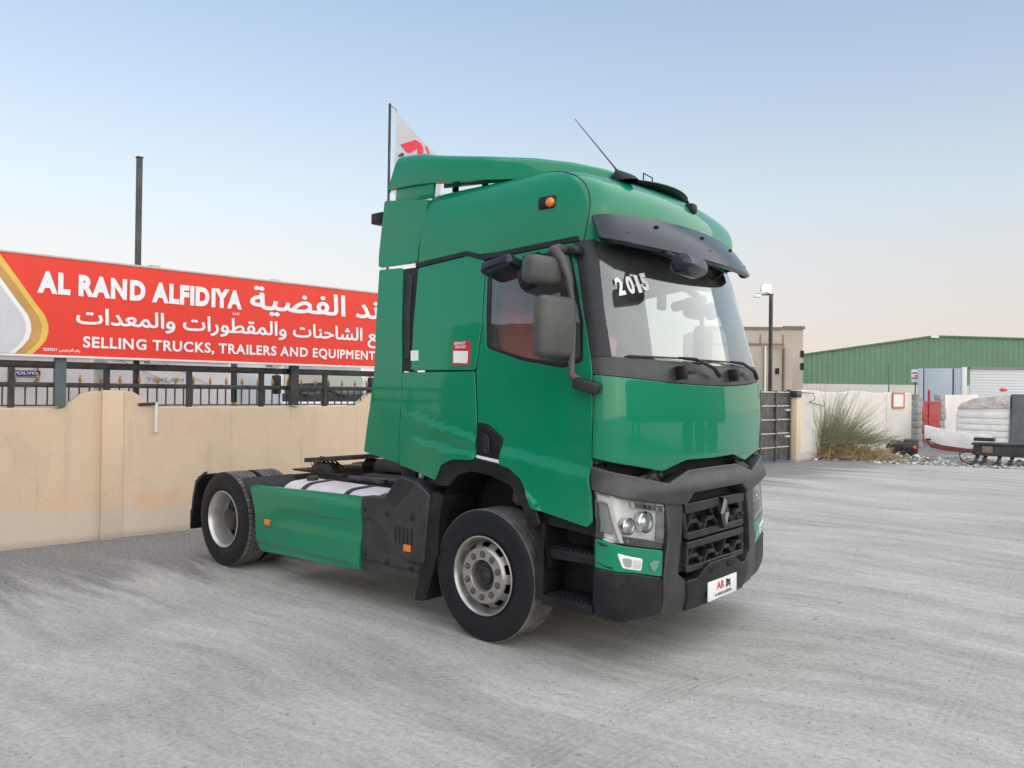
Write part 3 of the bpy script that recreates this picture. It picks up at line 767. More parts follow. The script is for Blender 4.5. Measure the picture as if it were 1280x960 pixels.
MB().box((.90, -.92, 2.22), (.10, .16, .20), Matrix.Rotation(R(12), 3, 'Y'), bev=.03).build('red_bag', SEATR, dash)
MB().bar((-.18, -1.02, 2.66), (.06, -1.05, 2.10), .012, .05).build('seat_belt', SEATR, truck)
MB().box((-.58, 0, 1.98), (.32, 2.1, .14), bev=.04).build('bunk', TRIM, truck)
MB().box((1.02, -.34, 2.62), (.05, .09, .13), bev=.02).build('camera_pod', VOID, truck)
# ================================================================== wheels, chassis and lower bodywork of the truck
def tyre_profile(w, ro, ri):
    """(radius, y) from inner bead over the tread to the outer bead; y = 0 is the outer face plane side"""
    h = w / 2
    return [(ri, -h * .80), (ri + .02, -h * .93), (ri + .09, -h * 1.0), (ro - .07, -h * .985), (ro - .022, -h * .93), (ro - .006, -h * .88)], [(ro - .006, h * .88), (ro - .022, h * .93), (ro - .07, h * .985), (ri + .09, h * 1.0), (ri + .02, h * .93), (ri, h * .80)]
def add_tyre(parent, c, w, ro, ri, style, seedv=0):
    a, b = tyre_profile(w, ro, ri)
    t = MB().lathe(a + [(ro - .014, -.8 * w / 2), (ro - .014, .8 * w / 2)] + b, c=c, n=72).build('tyre', TYRE, parent)
    # shoulder lettering band: slim raised rings on the sidewall
    m = MB()
    rnd = random.Random(seedv)
    h = w / 2 * .88
    if style == 'rib':
        ys = [-h, -h * .60, -h * .56, -h * .2, -h * .16, h * .16, h * .20, h * .56, h * .60, h]
        for i in range(0, 10, 2):
            m.lathe([(ro - .014, ys[i]), (ro, ys[i] + .003), (ro, ys[i + 1] - .003), (ro - .014, ys[i + 1])], c=c, n=72)
    else:
        NB = 54; rows_ = 5; rw = 2 * h / rows_
        for q in range(rows_):
            y0 = -h + q * rw + .004; y1 = -h + (q + 1) * rw - .004
            for k in range(NB):
                o = (q % 2) * .5
                a0 = 2 * math.pi * (k + o) / NB; a1 = 2 * math.pi * (k + o + .84) / NB
                pt = lambda aa, r, y: Vector(c) + Vector((r * math.cos(aa), y, r * math.sin(aa)))
                vs = [pt(a0, ro - .016, y0), pt(a1, ro - .016, y0), pt(a1, ro - .016, y1), pt(a0, ro - .016, y1), pt(a0, ro, y0 + .003), pt(a1, ro, y0 + .003), pt(a1, ro, y1 - .003), pt(a0, ro, y1 - .003)]
                m.faces(vs, [(4, 5, 6, 7), (0, 1, 5, 4), (1, 2, 6, 5), (2, 3, 7, 6), (3, 0, 4, 7)])
    tr = m.build('tread', TREAD, t)
    if style != 'rib': tr['kind'] = 'stuff'
    return t
def disc_with_holes(m, c, s, prof, n=80, hole_rows=(), per=10):
    rings = []
    for r, y in prof:
        rings.append([m.bm.verts.new(Vector(c) + Vector((r * math.cos(2 * math.pi * k / n), s * y, r * math.sin(2 * math.pi * k / n)))) for k in range(n)])
    for i, (A, B) in enumerate(zip(rings, rings[1:])):
        for k in range(n):
            if i in hole_rows and (k % (n // per)) in (2, 3, 4, 5): continue
            m.bm.faces.new((A[k], A[(k + 1) % n], B[(k + 1) % n], B[k]))
def front_wheel(s):
    y = s * 1.075; c = (0, y, .505)
    root = MB().lathe([(.10, -.1 * s), (.11, .0), (.10, .1 * s)], c=(0, s * 1.05, .505), n=24).build('front_wheel', VOID, truck)
    add_tyre(root, c, .315, .505, .288, 'rib', 1)
    m = MB()     # lip and barrel
    disc_with_holes(m, c, s, [(.288, .125), (.300, .140), (.304, .158), (.296, .162), (.284, .150), (.276, .120), (.262, .085), (.255, .02), (.25, -.1)])
    m.build('rim', STEEL, root)
    m = MB()     # wheel disc: hand holes in the slope, flat bolt flange proud of it
    disc_with_holes(m, c, s, [(.262, .075), (.252, .095), (.222, .130), (.212, .148), (.205, .155), (.122, .155), (.116, .143), (.112, .06)], hole_rows=(1,))
    d = m.build('wheel_disc', STEEL, root)
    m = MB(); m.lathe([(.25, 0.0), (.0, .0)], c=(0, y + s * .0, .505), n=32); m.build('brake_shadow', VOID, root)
    for k in range(10):
        a = 2 * math.pi * (k + .5) / 10
        cc = Vector(c) + Vector((.163 * math.cos(a), s * .155, .163 * math.sin(a)))
        m = MB(); m.lathe([(.026, -.012), (.026, .0015), (.021, .002)], c=cc, n=16)
        for v in m.bm.verts: v.co.y = cc.y + s * (v.co.y - cc.y)
        m.build('nut_seat', VOID, d)
        m = MB(); m.lathe([(.017, .0), (.017, .016), (.009, .018), (.009, .026), (.0, .026)], c=cc, n=6)
        for v in m.bm.verts: v.co.y = cc.y + s * (v.co.y - cc.y)
        m.build('wheel_nut', NUT, d, ang=20)
    m = MB(); disc_with_holes(m, c, s, [(.115, .09), (.10, .115), (.075, .118), (.068, .135), (.05, .138), (.045, .125), (.0, .125)], n=32)
    hub = m.build('hub', simple('greasy hub iron%d' % s, (.055, .055, .06), .4, metal=.5, var=.3, vscale=12), root)
    m = MB(); m.ball(Vector(c) + Vector((.03, s * .13, .0)), .03, (1, .5, 1), 12, 8); m.build('hub_cap', BLACKM, hub)
front_wheel(-1); front_wheel(1)
for s in (-1, 1):
    c = (-3.8, s * 1.095, .505)
    root = MB().lathe([(.10, 0), (.0, .0)], c=(-3.8, s * .86, .505), n=24).build('rear_wheel', VOID, truck)
    add_tyre(root, c, .30, .505, .288, 'block', 2); add_tyre(root, (-3.8, s * .765, .505), .30, .505, .288, 'block', 3)
    m = MB(); disc_with_holes(m, c, s, [(.288, .118), (.300, .132), (.304, .150), (.296, .154), (.284, .142), (.276, .112), (.268, .06), (.262, .01), (.256, -.03), (.245, -.055)])
    m.build('rim', BARREL, root)
    m = MB(); disc_with_holes(m, c, s, [(.250, -.045), (.235, -.05), (.205, -.055), (.19, -.058), (.12, -.058), (.115, -.04)], hole_rows=(1,))
    d = m.build('wheel_disc', simple('dull wheel steel%d' % s, (.055, .053, .05), .6, metal=.3, var=.25, vscale=5), root)
    for k in range(10):
        a = 2 * math.pi * (k + .5) / 10; cc = Vector(c) + Vector((.163 * math.cos(a), -s * .058, .163 * math.sin(a)))
        m = MB(); m.lathe([(.019, .0), (.019, .035), (.010, .037), (.010, .05), (.0, .05)], c=cc, n=6)
        for v in m.bm.verts: v.co.y = cc.y + s * (v.co.y - cc.y)
        m.build('wheel_nut', NUT, d, ang=20)
    m = MB(); disc_with_holes(m, c, s, [(.12, -.05), (.115, .05), (.10, .075), (.06, .08), (.0, .08)], n=32); m.build('hub', BLACKM, root)

# ---- side skirt, tank, black cover
yS = -1.245
def flat(sgn): return lambda a, b: Vector((a, -sgn * abs(yS), b)) if True else None
def d_skirt(a, z):
    zl = line((-2.75, .73), (-1.45, .745))(a)
    d = -.016 * sst((zl - z) / .02) * sst((a + 2.9) / .4)
    d += .016 * sst((zl - .10 - z) / .10) * sst((a + 2.9) / .4)
    d -= .030 * sst((z - .86) / .09); d -= .022 * sst((.36 - z) / .03)
    return d
for s in (1, -1):
    F_ = (lambda q: (lambda a, b: Vector((a, -q * 1.235, b))))(s)
    D_ = lambda a, z: d_skirt(-a, z)
    # panel() hands |u| to disp, so outlines here use -x as u
    G_ = (lambda q: (lambda a, b: Vector((-abs(a), -q * 1.235, b))))(s)
    sk = panel('side_skirt', rp([(3.285, .905), (3.22, .915), (1.455, .962), (1.495, .315), (3.10, .262), (3.145, .30), (3.18, .65)], .035), GREEN, truck, fn=G_, disp=D_, th=.03, step=.03)
    a_ = MB().box((-2.94, -s * 1.243, .572), (.085, .022, .058), bev=.006).build('side_marker', AMBER, sk)
    # black moulded cover
    def d_cov(a, z):
        k = line((1.46, .62), (1.05, .70))(a)
        zl = .80 if a > 1.28 else (.80 - (1.28 - a) / .42 * .30 if a > .86 else .50)
        d = -.030 * sst((zl - z) / .02) - .016 * sst((.42 - z) / .015)
        return d
    cov = panel('battery_cover', rp([(1.445, .965), (1.14, .985), (.955, 1.18), (.735, 1.15), (.595, 1.06), (.675, .365), (1.485, .315)], .02), simple('cover plastic%d' % s, (.026, .028, .033), .5, var=.15, bmp=.3, dust=.08), truck, fn=G_, disp=d_cov, th=.10, step=.025, ch=.012, off=.012)
    for (x, z) in ((-1.40, .87), (-1.10, .86), (-.78, .86), (-1.42, .47), (-1.12, .44), (-.82, .43)):
        m = MB(); m.lathe([(.026, .004), (.022, .0), (.012, -.012), (.0, -.012)], c=(x, -s * (1.252 if z > .6 else 1.222), z), n=14)
        m.build('screw_recess', VOID, cov)
    for k in range(5):
        MB().box((-.985 + k * .05, -s * 1.249, .70), (.008, .006, .14)).build('vent_slot', VOID, cov)
    MB().box((-.835, -s * 1.245, .603), (.085, .03, .058), bev=.006).build('side_marker', AMBER, cov)
    panel('cover_facet', rp([(1.12, .985), (.96, 1.175), (.755, 1.150), (1.0, .92)], .02), DARKP, cov, fn=G_, off=.016, th=.012, step=.1)
    MB().prism([(-1.46, .96), (-1.14, .98), (-.955, 1.17), (-.735, 1.14), (-.60, 1.05)] + [(-.66, .42), (-1.46, .36)], lambda a, b, t: Vector((a, -s * t, b)), .70, 1.20).build('battery_box', BLACKP, truck)
    # fuel tank behind the skirt
    tk = MB().prism(rp([(-1.16, .52), (-1.16, .80), (-1.02, .965), (-.66, .985), (-.58, .85), (-.58, .45), (-.75, .38), (-1.05, .38)], .09, 5), lambda a, b, t: Vector((t, s * a if s > 0 else -a, b)) if False else Vector((t, s * a, b)), -2.92, -1.50, bev=.012).build('fuel_tank', ALU, truck)
    for x in (-2.62, -1.95):
        MB().prism(rp([(-1.17, .52), (-1.17, .80), (-1.026, .976), (-.66, .996), (-.57, .85), (-.57, .45), (-.75, .37), (-1.05, .37)], .09, 5), lambda a, b, t: Vector((t, s * a, b)), x, x + .06).build('tank_strap', BLACKM, tk)
    MB().lathe([(.06, 0), (.06, .035), (.05, .045), (0, .045)], c=(-2.78, -s * .82, .975), axis='z', n=20).build('tank_cap', BLACKM, tk)

# ---- front wheel arches, steps, mud flaps
for s in (1, -1):
    arch_o = [(2.83, 1.17), (2.82, 1.215), (2.73, 1.335), (2.59, 1.395), (2.35, 1.398), (2.05, 1.362), (1.89, 1.29), (1.80, 1.08), (1.765, .97)]
    arch_i = [(1.86, .93), (1.91, 1.10), (2.02, 1.235), (2.22, 1.295), (2.40, 1.31), (2.56, 1.27), (2.68, 1.17)]
    panel('wheel_arch', rp(arch_o + arch_i, .01), BLACKP, truck, off=.030, th=.06, ch=.010, step=.05, side=s)
    m = MB(); m.lathe([(.74, -.02), (.74, .46), (.71, .46), (.71, -.02)], c=(0, -s * 1.21 + (0 if s > 0 else -.44), .60), n=30, a0=R(5), a1=R(185))
    for v in m.bm.verts: v.co.x *= .86
    m.build('arch_liner', BLACKP, truck)
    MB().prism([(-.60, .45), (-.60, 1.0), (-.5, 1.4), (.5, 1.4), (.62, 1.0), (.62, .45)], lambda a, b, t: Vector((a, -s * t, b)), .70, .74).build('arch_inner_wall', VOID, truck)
    # air spring and damper seen in the wheel arch
    m = MB(); m.lathe([(.06, 0), (.09, .03), (.09, .09), (.075, .12), (.09, .15), (.09, .22), (.06, .25)], c=(.10, -s * .86, 1.02), axis='z', n=18); m.build('air_spring', simple('rusty spring%d' % s, (.16, .10, .075), .8, var=.4, vscale=15), truck)
    # rear arch quarter and mud flap
    fl = MB().prism(rp([(-.585, 1.06), (-.53, 1.10), (-.43, 1.08), (-.47, .90), (-.485, .62), (-.62, .20), (-.76, .18), (-.70, .40), (-.635, .70)], .02), lambda a, b, t: Vector((a, -s * t, b)), .84, 1.235, bev=.006).build('mud_flap', BLACKP, truck)
    # cab steps
    stp = MB().prism([(.52, .44), (1.06, .40), (1.06, 1.04), (.80, 1.04), (.56, 1.0)], lambda a, b, t: Vector((a, -s * t, b)), .93, .96).build('step_well', BLACKP, truck)
    m = MB(); m.prism([(.52, .42), (.585, .42), (.60, .98), (.50, 1.0), (.52, .8)], lambda a, b, t: Vector((a, -s * t, b)), .96, 1.225, bev=.008); m.build('step_side', BLACKP, stp)
    m = MB(); m.prism([(1.015, .42), (1.05, .42), (1.05, 1.0), (1.02, 1.0)], lambda a, b, t: Vector((a, -s * t, b)), .96, 1.215); m.build('step_side', BLACKP, stp)
    for z, yo in ((.43, 1.235), (.765, 1.20)):
        tr = MB().box((.80, -s * (.95 + yo) / 2, z), (.45, yo - .95, .075), bev=.012).build('step_tread', BLACKP, stp)
        for k in range(9): MB().box((.64 + k * .04, -s * (yo - .10), z + .040), (.018, .16, .012)).build('tread_rib', DARKP, tr)
    MB().prism([(.56, .97), (1.06, .93), (1.06, 1.06), (.82, 1.08), (.52, 1.10)], lambda a, b, t: Vector((a, -s * t, b)), .90, 1.20).build('sill', BLACKP, truck)
# ---- frame, axles, engine mass, fifth wheel
for s in (-1, 1):
    m = MB(); m.prism([(-4.30, .74), (-4.30, .84), (-3.7, .93), (-3.3, .985), (.9, .99), (.9, .72), (-4.1, .72)], lambda a, b, t: Vector((a, s * t, b)), .39, .45); m.build('frame_rail', BLACKM, truck)
for x in (-4.2, -3.0, -2.2, -1.4): MB().box((x, 0, .80), (.12, .80, .14)).build('crossmember', BLACKM, truck)
MB().tube([(-3.8, -.65, .505), (-3.8, .65, .505)], .11, 16).build('rear_axle', BLACKM, truck)
MB().ball((-3.8, 0, .52), .26).build('differential', BLACKM, truck)
MB().tube([(0, -.95, .46), (0, .95, .46)], .08, 12).build('front_axle', BLACKM, truck)
MB().box((.1, 0, 1.02), (1.9, .95, .78), bev=.05).build('engine', BLACKM, truck)
MB().tube([(-.8, 0, .75), (-3.6, 0, .55)], .06, 10).build('drive_shaft', BLACKM, truck)
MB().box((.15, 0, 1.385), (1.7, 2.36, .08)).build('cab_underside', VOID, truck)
for s in (-1, 1):
    # quarter guards ahead of and behind the driven wheels
    m = MB(); m.lathe([(.585, -.30), (.60, -.30), (.60, .30), (.585, .30)], c=(-3.8, s * .93, .505), n=12, a0=R(8), a1=R(52), closed=True); m.build('front_mudguard', BLACKP, truck)
    m = MB(); m.prism([(-4.42, .87), (-4.27, .955), (-4.24, .945), (-4.38, .85), (-4.44, .66), (-4.50, .36), (-4.53, .35), (-4.48, .68)], lambda a, b, t: Vector((a, s * t, b)), .86, 1.235, bev=.004); rg = m.build('rear_mudguard', BLACKP, truck)
    MB().box((-4.525, s * 1.05, .42), (.015, .36, .22)).build('flap', BLACKP, rg)
    MB().bar((-4.40, s * .45, .80), (-4.40, s * .90, .86), .05, .04).build('guard_stay', BLACKM, rg)
    MB().bar((-4.40, s * 1.20, .90), (-4.24, s * 1.20, .975), .03, .012).build('guard_lip', BLACKM, rg)
fw = MB(); 
fw.prism(rp([(-2.72, -.42), (-2.66, -.2), (-2.66, .2), (-2.72, .42), (-3.2, .45), (-3.62, .36), (-3.66, .16), (-3.35, .05), (-3.35, -.05), (-3.66, -.16), (-3.62, -.36), (-3.2, -.45)], .05), lambda a, b, t: Vector((a, b, t + (a + 3.2) * .10)), 1.115, 1.165, bev=.008)
fwo = fw.build('fifth_wheel', BLACKM, truck)
for s in (-1, 1):
    MB().prism([(-3.42, .99), (-2.95, .99), (-3.05, 1.10), (-3.32, 1.10)], lambda a, b, t: Vector((a, s * t, b)), .30, .42, bev=.01).build('fifth_wheel_bracket', BLACKM, fwo)
MB().box((-3.2, 0, 1.0), (.9, .95, .02)).build('mounting_plate', BLACKM, fwo)
MB().prism([(-2.5, 1.0), (-1.30, 1.0), (-1.30, 1.03), (-2.5, 1.03)], lambda a, b, t: Vector((a, t, b)), -.40, .42).build('catwalk', BLACKM, truck)
MB().prism([(-2.6, 1.04), (-1.9, 1.05), (-1.75, 1.20), (-2.3, 1.22), (-2.55, 1.16)], lambda a, b, t: Vector((a, t, b)), -.20, .20, bev=.03).build('coupling_mass', BLACKM, truck)
MB().tube([(-2.55, -.52, .99), (-1.45, -.52, 1.02)], .035, 10).build('air_tank_line', GREYP, truck)
MB().box((-1.93, -.62, 1.02), (.14, .05, .05), bev=.01).build('valve', GREYP, truck)
for k in range(4):
    y = -.34 + k * .05
    MB().tube([(-3.45 - k * .03, y, 1.02), (-3.52, y, 1.10 + k * .012), (-3.3, y, 1.13), (-3.1, y, 1.04)], .011, 6).build('air_hose', BLACKM, truck)
MB().prism([(-1.22, .95), (-1.02, .95), (-1.02, 1.62), (-1.22, 1.62)], lambda a, b, t: Vector((a, t, b)), -1.0, -.72, bev=.03).build('intake_stack', BLACKP, truck)
MB().box((-.92, -1.02, 1.24), (.04, .03, .22)).build('stay_strap', WHITEP, truck)
MB().box((-1.0, 0, 1.55), (.10, 1.2, .9)).build('cab_rear_frame', BLACKM, truck)
MB().box((-1.62, -.92, 3.51), (.16, .12, .10), bev=.012).build('work_lamp', BLACKP, truck)
MB().tube([(-1.22, -.92, 3.50), (-1.55, -.92, 3.52)], .015, 8).build('work_lamp_arm', BLACKM, truck)
MB().box((-.82, 0, 2.13), (.04, 2.14, 1.6)).build('cab_rear_skin', GREEN, truck)
# ================================================================== the yard
WA = Vector((-6.33, -2.59, 0)); WD = Vector((.091222, .995831, 0)); WN = Vector((.995831, -.091222, 0)); UPV = Vector((0, 0, 1))
def W(s, z, off=0.0): return WA + WD * s + WN * off + UPV * z
WROT = Matrix((WD, -WN, UPV)).transposed()     # local x along the wall, y into it, z up
def wbox(m, s0, s1, z0, z1, o0, o1, bev=0.0): return m.box(W((s0 + s1) / 2, (z0 + z1) / 2, (o0 + o1) / 2), (s1 - s0, abs(o1 - o0), z1 - z0), WROT, bev=bev)

# ---- ground: pale crusher dust swept by tyres, darker bare gravel along the wall
def ground_material():
    m, nt, b = new_mat('dusty gravel')
    tc = N(nt, 'TexCoord'); P = tc.outputs['Object']
    def mapped(rot, sc):
        mp = N(nt, 'Mapping'); mp.inputs['Rotation'].default_value = (0, 0, R(rot)); mp.inputs['Scale'].default_value = sc
        nt.links.new(P, mp.inputs[0]); return mp.outputs[0]
    warp = N(nt, 'TexNoise'); warp.inputs['Scale'].default_value = .16; warp.inputs['Detail'].default_value = 2; nt.links.new(P, warp.inputs['Vector'])
    wv = N(nt, 'VectorMath', operation='MULTIPLY_ADD'); nt.links.new(warp.outputs['Color'], wv.inputs[0]); wv.inputs[1].default_value = (3, 3, 0); nt.links.new(P, wv.inputs[2])
    def mappedw(rot, sc):
        mp = N(nt, 'Mapping'); mp.inputs['Rotation'].default_value = (0, 0, R(rot)); mp.inputs['Scale'].default_value = sc
        nt.links.new(wv.outputs[0], mp.inputs[0]); return mp.outputs[0]
    big = noise(nt, P, .35, 3, .55)
    s1 = noise(nt, mappedw(-75, (.22, 1.9, 1)), 1.0, 5, .62)
    s2 = noise(nt, mappedw(-35, (.18, 1.7, 1)), 1.2, 5, .62)
    s3 = noise(nt, mappedw(-110, (.5, 6.5, 1)), 1.6, 4, .7)
    sel = ramp(nt, noise(nt, P, .22, 3, .5), [(.42, (0, 0, 0)), (.58, (1, 1, 1))])
    st = mixc(nt, sel, s1, s2)
    st = mixc(nt, .30, st, s3)
    fine = noise(nt, P, 28, 4, .75); grit = noise(nt, P, 170, 2, .8)
    med = noise(nt, mapped(25, (1, 1.6, 1)), 5.5, 4, .72)
    tone = mathn(nt, 'ADD', mathn(nt, 'MULTIPLY', st, .50), mathn(nt, 'ADD', mathn(nt, 'MULTIPLY', big, .18), mathn(nt, 'ADD', mathn(nt, 'MULTIPLY', fine, .18), mathn(nt, 'MULTIPLY', med, .14))))
    col = ramp(nt, tone, [(.39, (.31, .295, .265)), (.445, (.40, .385, .355)), (.495, (.465, .452, .42)), (.55, (.55, .535, .50)), (.61, (.64, .625, .595))])
    # brownish damp-looking patches
    br = ramp(nt, noise(nt, mapped(10, (.5, .8, 1)), .7, 3, .6), [(.55, (0, 0, 0)), (.72, (1, 1, 1))])
    col = mixc(nt, mathn(nt, 'MULTIPLY', br, .18), col, (.30, .27, .225))
    # bare dark gravel along the wall
    dv = N(nt, 'VectorMath', operation='DOT_PRODUCT'); nt.links.new(P, dv.inputs[0]); dv.inputs[1].default_value = WN
    dist = mathn(nt, 'SUBTRACT', dv.outputs['Value'], WA.dot(WN))
    wob = mathn(nt, 'MULTIPLY', mathn(nt, 'SUBTRACT', st, .5), 6.5)
    dk = N(nt, 'MapRange', interpolation_type='SMOOTHSTEP'); nt.links.new(mathn(nt, 'ADD', dist, wob), dk.inputs[0])
    dk.inputs[1].default_value = 3.1; dk.inputs[2].default_value = 1.5; dk.inputs[3].default_value = 0; dk.inputs[4].default_value = 1
    gravel = ramp(nt, noise(nt, P, 46, 3, .8), [(.3, (.075, .075, .08)), (.5, (.16, .16, .165)), (.66, (.33, .33, .33))])
    dark = mathn(nt, 'MULTIPLY', dk.outputs[0], ramp(nt, fine, [(.3, (.95,) * 3), (.7, (.55,) * 3)]))
    col = mixc(nt, dark, col, gravel)
    # tyre tracks: arcs pressed into the dust
    sx = N(nt, 'SeparateXYZ'); nt.links.new(P, sx.inputs[0])
    hgt = mathn(nt, 'MULTIPLY', fine, .5)
    tr_sum = None; wear = ramp(nt, noise(nt, P, 1.1, 3, .6), [(.38, (.1,) * 3), (.62, (1, 1, 1))])
    for (p0, p1, p2, w, amt) in TRACKS:
        (ax, ay), (bx, by), (cx, cy) = p0, p1, p2
        d = 2 * (ax * (by - cy) + bx * (cy - ay) + cx * (ay - by))
        ux = ((ax**2 + ay**2) * (by - cy) + (bx**2 + by**2) * (cy - ay) + (cx**2 + cy**2) * (ay - by)) / d
        uy = ((ax**2 + ay**2) * (cx - bx) + (bx**2 + by**2) * (ax - cx) + (cx**2 + cy**2) * (bx - ax)) / d
        rad = math.hypot(ax - ux, ay - uy)
        ln = N(nt, 'VectorMath', operation='DISTANCE'); nt.links.new(P, ln.inputs[0]); ln.inputs[1].default_value = (ux, uy, 0)
        dd = mathn(nt, 'SUBTRACT', ln.outputs['Value'], rad)
        dd = mathn(nt, 'ADD', dd, mathn(nt, 'MULTIPLY', mathn(nt, 'SUBTRACT', fine, .5), .05))
        ab = mathn(nt, 'ABSOLUTE', dd)
        mk = N(nt, 'MapRange', interpolation_type='SMOOTHSTEP'); nt.links.new(ab, mk.inputs[0])
        mk.inputs[1].default_value = w; mk.inputs[2].default_value = w * .72; mk.inputs[3].default_value = 0; mk.inputs[4].default_value = amt
        rib = mathn(nt, 'SINE', mathn(nt, 'MULTIPLY', dd, 125.0))
        msk = mathn(nt, 'MULTIPLY', mk.outputs[0], wear)
        one = mathn(nt, 'MULTIPLY', msk, mathn(nt, 'MULTIPLY_ADD' if False else 'ADD', mathn(nt, 'MULTIPLY', rib, .35), .65))
        tr_sum = one if tr_sum is None else mathn(nt, 'MAXIMUM', tr_sum, one)
        hgt = mathn(nt, 'SUBTRACT', hgt, mathn(nt, 'MULTIPLY', one, .55))
    col = mixc(nt, mathn(nt, 'MULTIPLY', tr_sum, .30), col, (.27, .25, .215))
    sp = ramp(nt, grit, [(.30, (.62,) * 3), (.5, (1, 1, 1)), (.72, (1.22,) * 3)])
    col = mixc(nt, .9, col, sp, 'MULTIPLY')
    col = mixc(nt, .5, col, ramp(nt, fine, [(.33, (.74,) * 3), (.5, (1, 1, 1)), (.68, (1.12,) * 3)]), 'MULTIPLY')
    nt.links.new(col, b.inputs['Base Color']); b.inputs['Roughness'].default_value = .95; b.inputs['Specular IOR Level'].default_value = .15
    h = mathn(nt, 'ADD', hgt, mathn(nt, 'ADD', mathn(nt, 'MULTIPLY', grit, .35), mathn(nt, 'MULTIPLY', st, 1.2)))
    nt.links.new(bump(nt, h, .8, .02), b.inputs['Normal'])
    return m
TRACKS = [((1.53, -2.9), (1.54, -1.54), (2.08, .76), .13, .9), ((1.86, -2.9), (1.86, -1.54), (2.38, .70), .13, .7), ((.60, -1.56), (2.12, -.37), (4.6, .45), .22, .8),
          ((3.12, -1.6), (3.03, -.25), (2.9, 1.6), .12, .35), ((.3, 3.25), (1.76, 2.72), (3.4, 1.75), .22, .7), ((-2.0, -4.2), (-2.44, -2.56), (-2.85, -.6), .2, .6), ((6.4, 6.0), (2.0, 6.2), (-2.5, 7.5), .3, .6)]
GROUND = ground_material()
m = MB(); m.faces([(-900, -900, 0), (900, -900, 0), (900, 900, 0), (-900, 900, 0)], [(0, 1, 2, 3)])
tag(m.build('ground', GROUND), kind='structure')
# loose stones lying on the dust
def stone_mesh(m, c, r, rnd):
    vs = []
    for (x, y, z) in ((1, 0, 0), (0, 1, 0), (-1, 0, 0), (0, -1, 0), (0, 0, 1), (.6, .6, .6), (-.5, .6, .5)):
        vs.append(Vector(c) + Vector((x * r * rnd.uniform(.7, 1.2), y * r * rnd.uniform(.6, 1.1), z * r * rnd.uniform(.4, .8))))
    m.faces(vs, [(0, 5, 4), (5, 1, 4), (1, 6, 4), (6, 2, 4), (2, 3, 4), (3, 0, 4), (0, 1, 5), (1, 2, 6)])
rnd = random.Random(3)
m = MB()
for i in range(5200):
    t = rnd.random()
    if t < .40: p = W(rnd.uniform(-3, 9), 0, abs(rnd.gauss(0, 1.0)) + .05); r = rnd.uniform(.006, .020)
    else:
        d = 2.2 + 12 * rnd.random() ** 1.4; a = rnd.uniform(-.75, .75)
        p = CAM_LOC + (CF * math.cos(a) + CR * math.sin(a)) * d; p.z = 0; r = rnd.uniform(.003, .010) * (1.9 if rnd.random() < .05 else 1)
    if -1.45 < p.y < 1.45 and -5 < p.x < 1.6: continue
    stone_mesh(m, (p.x, p.y, 0), r, rnd)
tag(m.build('gravel', simple('loose stone', (.24, .235, .225), .9, var=.4, vscale=8), ang=20), 'small loose stones scattered over the dusty yard', 'gravel', kind='stuff')

